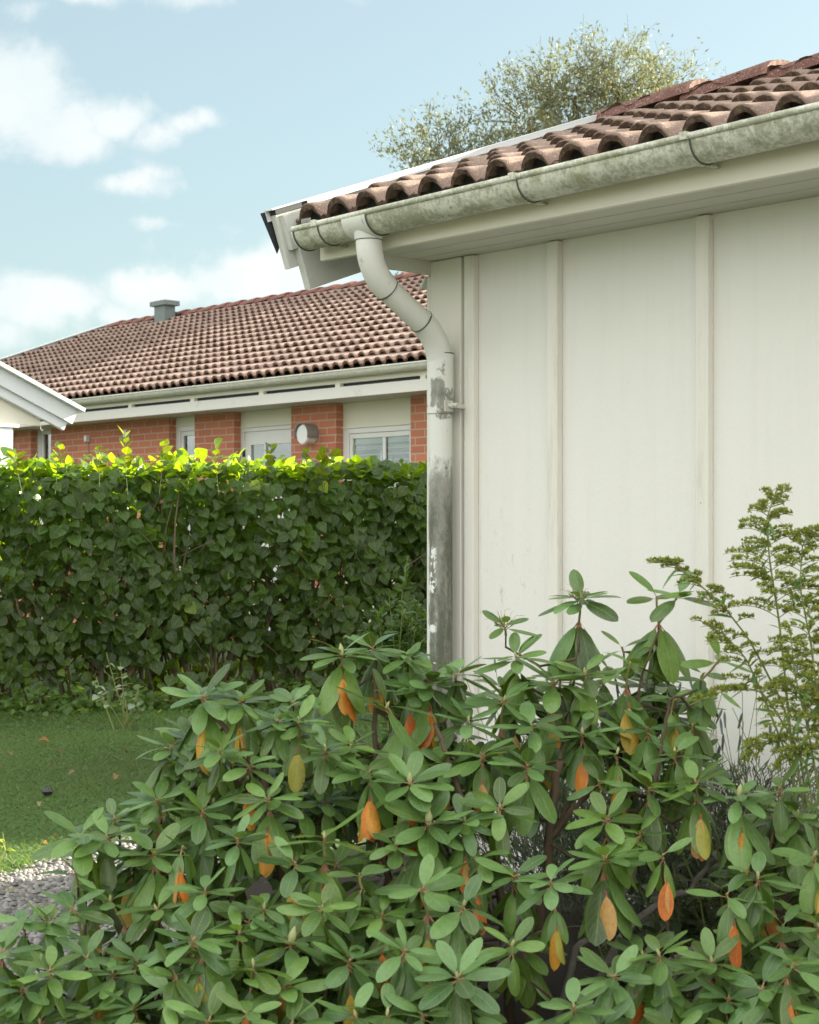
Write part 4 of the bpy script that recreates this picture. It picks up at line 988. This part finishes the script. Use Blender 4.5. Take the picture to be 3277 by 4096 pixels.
    def whorl(p, lf, nu, p2, nd, ny, bud, deep=False, tilt=None):
        mine = shoot_mb[0] or young
        k_ = rng.uniform(0,1); tone_[0] = np.array([1.05,1.0,1.25])*(1-k_)*1.08 + np.array([1.25,1.10,.70])*k_
        ax = unit(np.array([rng.normal(0,.16),rng.normal(-.22,.14),1.0]) if tilt is None else tilt)
        ref = unit(np.cross(ax,[1,0,0])); r2 = np.cross(ax,ref)
        if nu:
            a0 = rng.uniform(0,6.28); n = nu + (3 if nu>6 else 0); i = np.arange(n); az = a0 + i*2.39996 + rng.normal(0,.12,n)
            f = i/max(1,n-1)                      # 0 outer/low, 1 inner/high
            el = R(-6)+R(46)*f**1.3 + rng.normal(0,.11,n)
            D = (np.cos(az)[:,None]*ref+np.sin(az)[:,None]*r2)*np.cos(el)[:,None]+ax*np.sin(el)[:,None]
            N = ax*np.cos(el)[:,None]-(np.cos(az)[:,None]*ref+np.sin(az)[:,None]*r2)*np.sin(el)[:,None]
            N = N + rng.normal(0,.15,(n,3))
            L = lf*(1.0-.22*f)*rng.uniform(.85,1.1,n); Wd = L*rng.uniform(.31,.39,n)
            P = p - ax*(.012*(1-f))[:,None]
            G.add(*RH,P,D,N,L,Wd,rng.uniform(.05,.65,n),greens(n,deep),rng.uniform(-.16,.02,n))
        if nd:
            n = nd; az = rng.uniform(0,6.28)+np.arange(n)*6.283/n+rng.normal(0,.18,n)
            if n>=5: az = np.where(np.sin(az)>.15, -az, az)   # most of the hanging ones show on the near side
            el = -R(1)*rng.uniform(40,74,n); H_ = np.stack([np.cos(az),np.sin(az),0*az],1)
            D = H_*np.cos(el)[:,None]+np.array([0,0,1.])*np.sin(el)[:,None]; N = H_*(-np.sin(el))[:,None]+np.array([0,0,1.])*np.cos(el)[:,None]+rng.normal(0,.14,(n,3))
            L = lf*(1.05 if deep or nd<6 else 1.32)*rng.uniform(.88,1.12,n); Wd = L*rng.uniform(.31,.39,n); P = np.repeat(p2[None],n,0)
            G.add(*RH,P,D,N,L,Wd,rng.uniform(.1,.6,n),greens(n,deep)*np.array([1.05,1.0,.75]),rng.uniform(-.25,-.05,n))
        if ny:
            n = ny+(1 if not deep else 0); az = -R(90)+rng.uniform(-1.3,1.3,n); el = -R(1)*rng.uniform(68,86,n); H_ = np.stack([np.cos(az),np.sin(az),0*az],1)
            D = H_*np.cos(el)[:,None]+np.array([0,0,1.])*np.sin(el)[:,None]; N = H_+np.array([0,0,.2])+rng.normal(0,.15,(n,3))
            pal = np.array([(.74,.20,.025),(.74,.32,.03),(.60,.40,.05),(.66,.13,.02),(.66,.36,.12),(.36,.36,.05)])
            L = lf*rng.uniform(.85,1.1,n)
            Y_.add(*RH,np.repeat((p2-np.array([0,.048,.030]))[None],n,0),D,N,L,L*rng.uniform(.30,.38,n),rng.uniform(-.2,.4,n),pal[rng.integers(0,6,n)],rng.uniform(-.35,-.1,n))
        if bud in (1,2) or (nu>5 and rng.uniform()<.35):
            h = .034 if bud==2 else (.026 if bud==1 else .014); q=[p-ax*.004,p+ax*h*.25,p+ax*h*.55,p+ax*h]
            b_ = MB(); b_.smooth=True; b_.tube(q,[h*.14,h*.25,h*.22,h*.03],8)
            if budc[0]<95: T.add('bud', b_, M['bud']); budc[0]+=1
        if bud==3:
            for _ in range(9):
                dd = unit(ax+rng.normal(0,.45,3)); l=rng.uniform(.02,.035); b0=p2+(p-p2)*rng.uniform(.3,.8); b1=p+dd*l-ax*.02; b2=p+dd*(l+.012)-ax*.02; mine.tube([b0,b1,b1+(b2-b1)*.1,b2],[.0012,.001,.0022,.0014],5)
                q=b2; mine.tube([q,q+dd*.02+np.array([0,0,-.004]),q+dd*.03+np.array([rng.normal(0,.01),0,-.012])],[.0005,.0005,.0004],3)
    for (x,y,lp,nu,dx,dy,nd,ny,bud) in Wl:
        z = zdepth(x,y)+rng.normal(0,.03)
        p = PW(x,y,z); p2 = PW(x+dx,y+dy,z+.01)
        lf = min(.145,max(.088, lp/F*z*1.24)); sm = MB(); sm.smooth=True; shoot_mb[0]=sm; sm.tube([p,(p+p2)/2+rng.normal(0,.002,3),p2],[.0030,.0030,.0036],6)
        whorl(p,lf,nu,p2,nd,ny,bud); T.add('shoot', sm, M['redstem'])
        hubs.append(p2)
    # deeper whorls fill the inside of the bush
    topx = [0,150,550,680,1250,1600,2000,2300,2700,2850,2950,3277]; topy = [3720,3400,3250,2850,2760,2720,2640,2520,2620,2850,3130,3230]
    cnt = 0
    shoot_mb[0]=None; front_n = 0; cat_px = [(w_[0],w_[1]) for w_ in Wl]+[(w_[0]+w_[4],w_[1]+w_[5]+95) for w_ in Wl if w_[6]>=5]
    for _ in range(4000):
        x = rng.uniform(-60,3340); y = rng.uniform(2650,4150)
        if y < np.interp(x,topx,topy)+60 or (x<330 and y<3900): continue
        if (1930<x<2950 and 3180<y<4100 and rng.uniform()<.95) or (1750<x<2000 and 3300<y<4000 and rng.uniform()<.6): continue
        if min((x-a)**2+(y-b)**2 for a,b in cat_px) < 140**2: continue
        cat_px.append((x,y)); z = zdepth(x,y)+rng.uniform(.0,.16)
        if x>1750: z = min(z, ray(x,-.33)[1]-.25)
        p = PW(x,y,z); p2 = p+np.array([rng.normal(0,.008),.01,-rng.uniform(.02,.05)])
        shoot_mb[0] = None
        whorl(p,rng.uniform(.088,.118),rng.integers(6,10),p2,rng.integers(4,8),int(rng.uniform()<.35)*rng.integers(1,3),0)
        young.tube([p,(p+p2)/2,p2],[.003,.003,.0036],6); hubs.append(p2); front_n += 1
    while cnt < 260:
        x = rng.uniform(-150,3400); y = rng.uniform(2600,4250)
        if y < np.interp(x,topx,topy)+70: continue
        if 1900<x<2950 and 3120<y<4150 and rng.uniform()<.95: continue
        if x < 330 and y < 3850: continue
        z = zdepth(x,y)+rng.uniform(.12,.45)
        if x>1750: z = min(z, ray(x,-.33)[1]-.25)
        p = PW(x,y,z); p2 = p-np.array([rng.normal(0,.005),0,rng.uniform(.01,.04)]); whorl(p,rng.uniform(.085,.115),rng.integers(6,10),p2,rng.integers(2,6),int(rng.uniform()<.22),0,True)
        young.tube([p,p2],[.003,.0035],5); hubs.append(p2); cnt += 1
    # branch skeleton: trunks and boughs seen between the leaves
    def br(pts,r0,r1,mat=stems,n=9):
        P = [PW(*q) for q in pts]; Q=[]
        for i in range(len(P)-1):
            for f in np.linspace(0,1,5,endpoint=False): Q.append(P[i]*(1-f)+P[i+1]*f+rng.normal(0,.0022,3))
        Q.append(P[-1]); mat.tube(Q,np.linspace(r0,r1,len(Q)),n,False,jit=.10); return Q
    grey = MB(); sk=[]
    sk+=br([(2080,4500,3.9),(2110,4096,3.9),(2160,3700,3.95),(2200,3400,4.0),(2215,3180,4.0),(2240,3040,4.0)],.016,.009)
    sk+=br([(2205,3350,4.0),(2300,3230,4.0),(2400,3130,4.0)],.008,.005)
    sk+=br([(2190,3370,4.0),(2280,3210,4.05),(2330,3150,4.1)],.007,.004)
    sk+=br([(2100,4500,3.95),(2050,4096,3.95),(2010,3700,3.95),(1985,3420,3.95)],.014,.009)
    sk+=br([(1985,3420,3.95),(1940,3300,3.95),(1850,3200,3.95),(1800,3050,4.0),(1740,2900,4.05)],.009,.005)
    sk+=br([(1990,3410,3.95),(2040,3320,3.95),(2110,3230,4.0),(2160,3130,4.0)],.006,.004)
    sk+=br([(1985,3430,3.95),(2010,3250,3.95),(1985,3150,3.95)],.005,.003)
    sk+=br([(1950,4500,3.7),(1960,4096,3.75),(1990,3850,3.8),(2090,3600,3.9)],.011,.008,grey)
    sk+=br([(2230,4300,3.7),(2420,4060,3.7),(2560,3940,3.75),(2690,3840,3.8),(2825,3775,3.85)],.010,.007,grey)
    sk+=br([(2825,3775,3.85),(2900,3830,3.8),(2990,3900,3.75),(3060,3950,3.7)],.0045,.003)
    sk+=br([(2680,3865,3.8),(2800,3862,3.8),(2940,3868,3.8)],.0055,.004,grey)
    sk+=br([(2440,4070,3.65),(2560,3990,3.65),(2660,3940,3.7),(2740,3880,3.75)],.006,.003,grey)
    sk+=br([(2300,4100,3.9),(2480,3760,3.9),(2560,3670,3.95),(2700,3580,4.0),(2755,3565,4.0),(2820,3480,4.05),(2875,3400,4.05)],.010,.006,grey)
    sk+=br([(2190,4300,3.8),(2300,3800,3.9),(2440,3700,3.95),(2560,3460,4.0)],.010,.006,grey)
    sk+=br([(900,4300,3.7),(880,3700,3.85),(850,3560,3.95),(790,3500,3.95)],.009,.006)
    sk+=br([(1250,4300,3.75),(1130,3600,3.95),(1060,3110,4.1),(960,2990,4.1),(880,2890,4.1),(822,2830,4.1)],.010,.005)
    sk+=br([(1060,3110,4.1),(1085,2980,4.1),(1100,2890,4.1)],.005,.004)
    sk+=br([(1100,3150,4.1),(1150,3060,4.1),(1193,2930,4.1)],.005,.003)
    sk+=br([(1600,4300,3.8),(1560,3600,4.0),(1520,3200,4.1),(1500,2900,4.2),(1505,2640,4.25)],.010,.005)
    sk+=br([(300,4300,3.75),(330,3900,3.8),(340,3700,3.9),(330,3500,3.95)],.008,.005)
    sk+=br([(3000,4300,3.6),(3080,4000,3.65),(3060,3700,3.75),(3033,3530,3.8)],.008,.005)
    sk+=br([(2600,3300,4.0),(2640,3000,4.05),(2680,2800,4.05),(2790,2760,4.1)],.005,.003)
    sk+=br([(2500,3300,4.05),(2530,3000,4.2),(2570,2700,4.22),(2636,2520,4.22)],.0036,.0024)
    sk+=br([(2240,3040,4.0),(2290,2800,4.22),(2317,2520,4.22)],.0036,.0024)
    SKa = np.array(sk)
    for h in hubs:
        d_ = SKa-h; dist = np.linalg.norm(d_,axis=1) + np.where(d_[:,2]>-.03, 2.0, 0)
        q = SKa[int(np.argmin(dist))]
        if np.linalg.norm(q-h) > .75: q = h+np.array([rng.normal(0,.05),.15,-.35])
        m1 = h+np.array([0,.01,-.03]); m2 = (h+q)/2+np.array([0,.02,-.05])
        stems.tube([h,m1,m2,q],[.0026,.003,.0034,.004],6,False)
    stems.smooth=True; grey.smooth=True; young.smooth=True
    T.add('branches', stems, M['bark']); T.add('grey_branches', grey, M['greybark']); T.add('shoots', young, M['redstem'], kind='stuff')
    gpart(T,'leaves',G,M['rhleaf']); gpart(T,'withered_leaves',Y_,M['rholeaf_old'],label="orange and yellow withered leaves")
rhododendron()

# ================================================================== low shade plants under the wall
def leafy_clump(name, centre, n, spread, L, wr, cols, tmpl, mat, label, cat, el=(20,80), stemn=12, hub=None, group=None, bend=(.2,.8)):
    c = np.array(centre,float); T = Thing(name, (c[0],c[1],0), label, cat, group); G = Grid(); st = MB()
    for i in range(stemn):
        tip = c+rng.normal(0,1,3)*np.array(spread); tip[2]=max(.06,tip[2]); b = np.array([c[0]+rng.normal(0,.03),c[1]+rng.normal(0,.03),0]); mid=(b+tip)/2+rng.normal(0,.015,3)
        st.tube([b,mid,tip],[.004,.0032,.002],5,False)
        m = n//stemn; f = rng.uniform(.45,1,m)
        P = np.where(f[:,None]<.5, b+(mid-b)*(f[:,None]*2), mid+(tip-mid)*((f[:,None]-.5)*2))
        az = rng.uniform(0,6.28,m); e = np.radians(rng.uniform(el[0],el[1],m))
        D = np.stack([np.cos(az)*np.cos(e),np.sin(az)*np.cos(e),np.sin(e)],1); N = np.stack([-np.cos(az)*np.sin(e),-np.sin(az)*np.sin(e),np.cos(e)],1)+rng.normal(0,.2,(m,3))
        l = rng.uniform(.7,1.2,m)*L; a,b_ = np.array(cols[0]),np.array(cols[1]); g=rng.uniform(0,1,(m,1))
        G.add(*tmpl,P,D,N,l,l*wr,rng.uniform(bend[0],bend[1],m),a*(1-g)+b_*g)
    T.add('stems',st,M['stem']); gpart(T,'leaves',G,mat); return T
for (x,y,z) in [(2680,3640,4.15),(2520,3800,4.0),(2850,3480,4.1)]:
    p = PW(x,y,z)
    nm = {2680:"dark narrow-leaved undershrub behind the grey boughs, middle one of three",2520:"dark undershrub low beside the grey trunk, leftmost of three",2850:"dark undershrub close to the wall, rightmost of three"}[x]
    leafy_clump('undershrub',(p[0],p[1],p[2]),150,(.09,.06,.07),.075,.30,((.03,.06,.045),(.05,.09,.06)),RH,M['rhleaf'],nm,"shrub",(0,50),13,None,"undershrubs below the wall")
def lavender(i, px, label):
    u,tz = ray(px,-.34); w = uv2w(u,-.34); T = Thing('lavender',(w[0],w[1],0),label,"lavender plant","lavender plants along the wall"); G=Grid(); st=MB(); fl=MB()
    m = 4200; a=rng.uniform(0,6.28,m); r_=rng.uniform(0,1,m)**.6*.21; z=.05+.50*rng.uniform(0,1,m)**.7*(1-(r_/.26)**2)
    P=np.stack([w[0]+np.cos(a)*r_,w[1]+np.sin(a)*r_*.8,z],1); D=np.stack([np.cos(a)*.5+rng.normal(0,.5,m),np.sin(a)*.5+rng.normal(0,.5,m),rng.uniform(.4,1.3,m)],1)
    g=rng.uniform(.6,1.3,(m,1)); G.add(*DIA,P,D,rng.normal(0,1,(m,3)),rng.uniform(.025,.05,m),.0045,0.0,np.array([.10,.135,.10])*g)
    for k in range(16):
        a=rng.uniform(0,6.28); b=np.array([w[0]+math.cos(a)*.08,w[1]+math.sin(a)*.08,.3]); d=np.array([math.cos(a)*.35+rng.normal(0,.15),math.sin(a)*.3,1.]); l=rng.uniform(.25,.48); p1=b+unit(d)*l*.6; p2=b+unit(d)*l+np.array([rng.normal(0,.02),0,0])
        st.tube([b,p1,p2],[.0011,.0010,.0008],4,False)
        if k%2==0:
            fl=MB(); fl.smooth=True; fl.tube([p2-unit(d)*.019,p2+unit(d)*.008,p2+unit(d)*.018,p2+unit(d)*.026],[.0022,.004,.0035,.001],6)
            T.add('flower_head',fl,M['metalbox'])
    gpart(T,'foliage',G,M['lav'],smooth=False); T.add('flower_stalks',st,M['stem'])
labs=["lavender behind the forked trunk, leftmost along the wall","second lavender from the left along the wall","third lavender from the left along the wall","lavender with tall grey flower stalks left of the goldenrod","lavender at the foot of the goldenrod","lavender at the right edge below the wall"]
for i,px in enumerate([2130,2350,2570,2790,3010,3230]): lavender(i,px,labs[i])

# ================================================================== evergreen shrub by the downpipe, little rose bush, seedling
p = PW(1600,2440,7.7)
leafy_clump('evergreen_shrub',(p[0],p[1],.70),1500,(.085,.07,.12),.055,.40,((.018,.065,.016),(.06,.15,.028)),RH,M['shrubleaf'],"small bright green evergreen shrub between the hedge and the downpipe","shrub",(10,75),34)
p = PW(500,2880,9.9)
leafy_clump('rose_bush',(p[0],p[1],.30),70,(.10,.07,.09),.055,.62,((.12,.19,.12),(.36,.42,.36)),HT,M['shrubleaf'],"spindly pale-leaved rose bush on the lawn before the hedge","shrub",(-20,50),9)
p = PW(12,3520,5.85)
leafy_clump('seedling',(p[0],p[1],.10),14,(.02,.02,.02),.035,.5,((.30,.40,.04),(.35,.45,.05)),HT,M['shrubleaf'],"tiny lime green seedling at the lawn edge, far left","seedling",(0,50),3)
# ground plants at the hedge foot
def footgrowth():
    G=Grid(); m=2600; s_=rng.uniform(0,5.8,m); A=np.array([-3.9,10.35]); d=unit(np.array([5.65,1.4])); n=np.array([d[1],-d[0]])
    P=A+d*s_[:,None]+n*(rng.uniform(-.1,.42,m)*rng.uniform(.3,1,m))[:,None]; P=np.column_stack([P,rng.uniform(.02,.24,m)*rng.uniform(.3,1,m)])
    D=np.stack([rng.normal(0,1,m),rng.normal(-.4,.8,m),rng.normal(0,.5,m)],1); N=np.stack([rng.normal(0,.4,m),rng.normal(-.5,.4,m),np.ones(m)],1); L=rng.uniform(.03,.065,m); g=rng.uniform(0,1,(m,1))
    G.add(*HT,P,D,N,L,L*.75,rng.uniform(.1,.6,m),np.array([.035,.08,.03])*(1-g)+np.array([.07,.14,.05])*g)
    tag(G.build('ground_cover',M['hedgeleaf']), "dark leafy ground cover along the hedge foot",'ground cover',kind='stuff')
footgrowth()

# ================================================================== goldenrod at the right
def goldenrod():
    w = PW(3200,3500,3.95); T = Thing('goldenrod',(w[0],w[1],0),"goldenrod going to seed with arching olive flower sprays at the right edge","plant")
    st=MB(); G=Grid(); Fl=Grid()
    def stem(pts, z, nb, blen, up0=.25, r=.003, nleaf=26, side=None):
        P=[PW(x,y,z+rng.normal(0,.01)) for x,y in pts]; Q=[]
        for i in range(len(P)-1):
            for f in np.linspace(0,1,8,endpoint=False): Q.append(P[i]*(1-f)+P[i+1]*f)
        Q.append(P[-1]); Q=np.array(Q)
        for _ in range(3): Q[1:-1]=(Q[:-2]+2*Q[1:-1]+Q[2:])/4
        s=MB(); st.tube(Q,np.linspace(r,.0012,len(Q)),6,False)
        m=nleaf; idx=rng.integers(0,int(len(Q)*.9),m); az=rng.uniform(0,6.28,m); D=np.stack([np.cos(az),np.sin(az)*.7,rng.normal(-.15,.5,m)],1)
        L=rng.uniform(.03,.065,m); g=rng.uniform(0,1,(m,1)); G.add(*LANCE,Q[idx],D,np.stack([rng.normal(0,.4,m),rng.normal(0,.4,m),np.ones(m)],1),L,L*.17,rng.uniform(0,1,m),np.array([.08,.18,.06])*(1-g)+np.array([.16,.30,.08])*g)
        n0=int(len(Q)*up0)
        for k in range(nb):
            f=k/max(1,nb-1); i=int(n0+(len(Q)-2-n0)*f); o=Q[i]; tdir=unit(Q[min(i+1,len(Q)-1)]-Q[max(i-1,0)])
            az=k*2.4+rng.normal(0,.4); hz=np.array([math.cos(az),math.sin(az)*.6,0]); 
            if rng.uniform()<.6: hz=np.array([math.copysign(1,math.cos(az)),rng.normal(0,.3),0])
            l=blen*(1.05-.75*f)*rng.uniform(.7,1.2); n_=12; C=[]
            for q in np.linspace(0,1,n_): C.append(o+hz*l*q+np.array([0,0,l*(.42*q-.55*q*q)])+tdir*l*.35*q)
            C=np.array(C); st.tube(C,np.linspace(.0011,.0006,n_),4,False)
            nf=int(l*420)+5; ff=rng.uniform(.18,1,nf); ii=(ff*(n_-1)).astype(int); pp=C[ii]+rng.normal(0,.0018,(nf,3))+np.array([0,0,.004])
            mm=nf*4; pp=np.repeat(pp,4,0); D=rng.normal(0,.7,(mm,3))+np.array([0,0,.9]); g=rng.uniform(0,1,(mm,1))
            Fl.add(*DIA,pp,D,rng.normal(0,1,(mm,3)),rng.uniform(.005,.011,mm),.0042,0.0,np.array([.19,.28,.055])*(1-g)+np.array([.40,.41,.085])*g)
    z=3.95
    stem([(3190,3450),(3170,3000),(3120,2500),(3080,2250),(3065,2080),(3110,1950)],z,46,.105,.42,r=.0035,nleaf=44)
    stem([(3290,3500),(3290,3000),(3250,2600),(3200,2350),(3210,2180),(3240,2120)],z-.05,38,.10,.35,nleaf=44)
    stem([(3230,3300),(3150,2850),(3000,2560),(2890,2420),(2790,2330),(2690,2250),(2610,2250)],z+.1,26,.06,.42,nleaf=30)
    stem([(3180,3100),(3080,2850),(2990,2640),(2900,2540),(2800,2480)],z+.05,20,.075,.35,nleaf=20)
    stem([(3250,3400),(3200,3000),(3050,2760),(2900,2760),(2760,2820)],z,20,.05,.45,nleaf=20)
    stem([(3330,3400),(3340,2900),(3330,2500),(3290,2330)],z,32,.10,.3,nleaf=40)
    stem([(3300,3300),(3230,2900),(3180,2700),(3160,2500)],z-.08,34,.09,.25,nleaf=40)
    stem([(3270,3400),(3230,3050),(3120,2950),(3020,2980),(2990,3050)],z-.06,16,.05,.5,nleaf=24)
    stem([(3350,3300),(3290,3050),(3200,3000),(3090,3090)],z-.08,14,.06,.4,nleaf=16)
    stem([(3350,3200),(3290,2850),(3260,2700)],z-.1,26,.08,.25,nleaf=30)
    T.add('stems',st,M['stem']); gpart(T,'leaves',G,M['goldleaf']); gpart(T,'flower_sprays',Fl,M['floret'],smooth=False)
goldenrod()

# ================================================================== small things on the lawn
def flat_leaf(i, px, py, size, col, label, z0=.03):
    Y=(CAMH-z0)*F/(py-HY); p=PW(px,py,Y); g=Grid(); a=rng.uniform(0,6.28); size*=.8
    g.add(*RH, p[None], [[math.cos(a),math.sin(a)*.6,.25]], [[rng.normal(0,.3),-.5,1]], size, size*.5, rng.uniform(-1.2,1.2), np.array(col)*.6, .5)
    ob=g.build('fallen_leaf',M['rholeaf_old'],p); ob.location=p; tag(ob,label,"leaf","fallen leaves on the ground")
FL=[(457,3120,.075,(.50,.26,.16),"curled tan fallen leaf in the middle of the lawn"),(200,2966,.08,(.45,.20,.07),"orange-brown fallen leaf lying nearest the hedge at left"),(45,3012,.06,(.48,.20,.10),"reddish fallen leaf on the lawn at the left edge"),
 (165,3382,.05,(.30,.14,.09),"brown fallen leaf near the gravel edge"),(35,3570,.055,(.55,.50,.05),"bright yellow fallen leaf on the sunlit gravel"),(250,3015,.06,(.06,.05,.05),"dark shrivelled leaf on the lawn left of centre"),
 (505,3015,.05,(.05,.05,.05),"blackened upright leaf on the lawn below the rose bush"),(650,2997,.035,(.55,.40,.33),"small pinkish leaf right on the lawn"),(270,3098,.045,(.45,.33,.30),"small pale pink leaf left of the tan leaf"),(220,3062,.035,(.08,.05,.04),"tiny dark leaf behind the pebble"),
 (235,3345,.035,(.10,.06,.05),"dark red leaf at the lawn's front edge"),(735,3020,.06,(.50,.46,.46),"pale upright leaf beside the rhododendron"),(155,3228,.05,(.55,.42,.25),"thin straw-coloured leaf in front of the pebble")]
for i,(px,py,s_,c,l) in enumerate(FL): flat_leaf(i,px,py,s_,c,l)
def stone():
    Y=(CAMH-.03)*F/(3165-HY); p=PW(190,3165,Y); m=MB()
    for k,(r_,z) in enumerate([(.012,-.02),(.022,-.008),(.024,.004),(.014,.018),(.002,.023)]): pass
    m.col=(.03,.025,.025); m.tube([(0,0,-.02),(0,0,-.012),(0,0,0),(0,0,.012),(0,0,.02)],[.010,.021,.025,.018,.004],12,jit=.06); m.smooth=True
    ob=m.build('pebble',M['tint']); ob.location=p; tag(ob,"glossy dark pebble lying alone on the lawn","pebble")
    ob.data.materials[0]=mat_simple("dark_gloss",(.03,.028,.03),.15)
stone()
def stake():
    Y=6.6; p=PW(812,3100,Y); T=Thing('garden_stake',(p[0],Y,0),"thin black metal stake standing on the lawn behind the rhododendron","stake")
    m=MB(); m.tube([(p[0],Y,0),(p[0],Y,.235)],.008,10); T.add('rod',m,M['black']); m=MB(); m.tube([(p[0]-.012,Y,.30),(p[0],Y,.315),(p[0]+.012,Y,.30)],.004,6); m.tube([(p[0],Y,.23),(p[0],Y,.30)],.005,8); T.add('hook',m,M['black'])
stake()
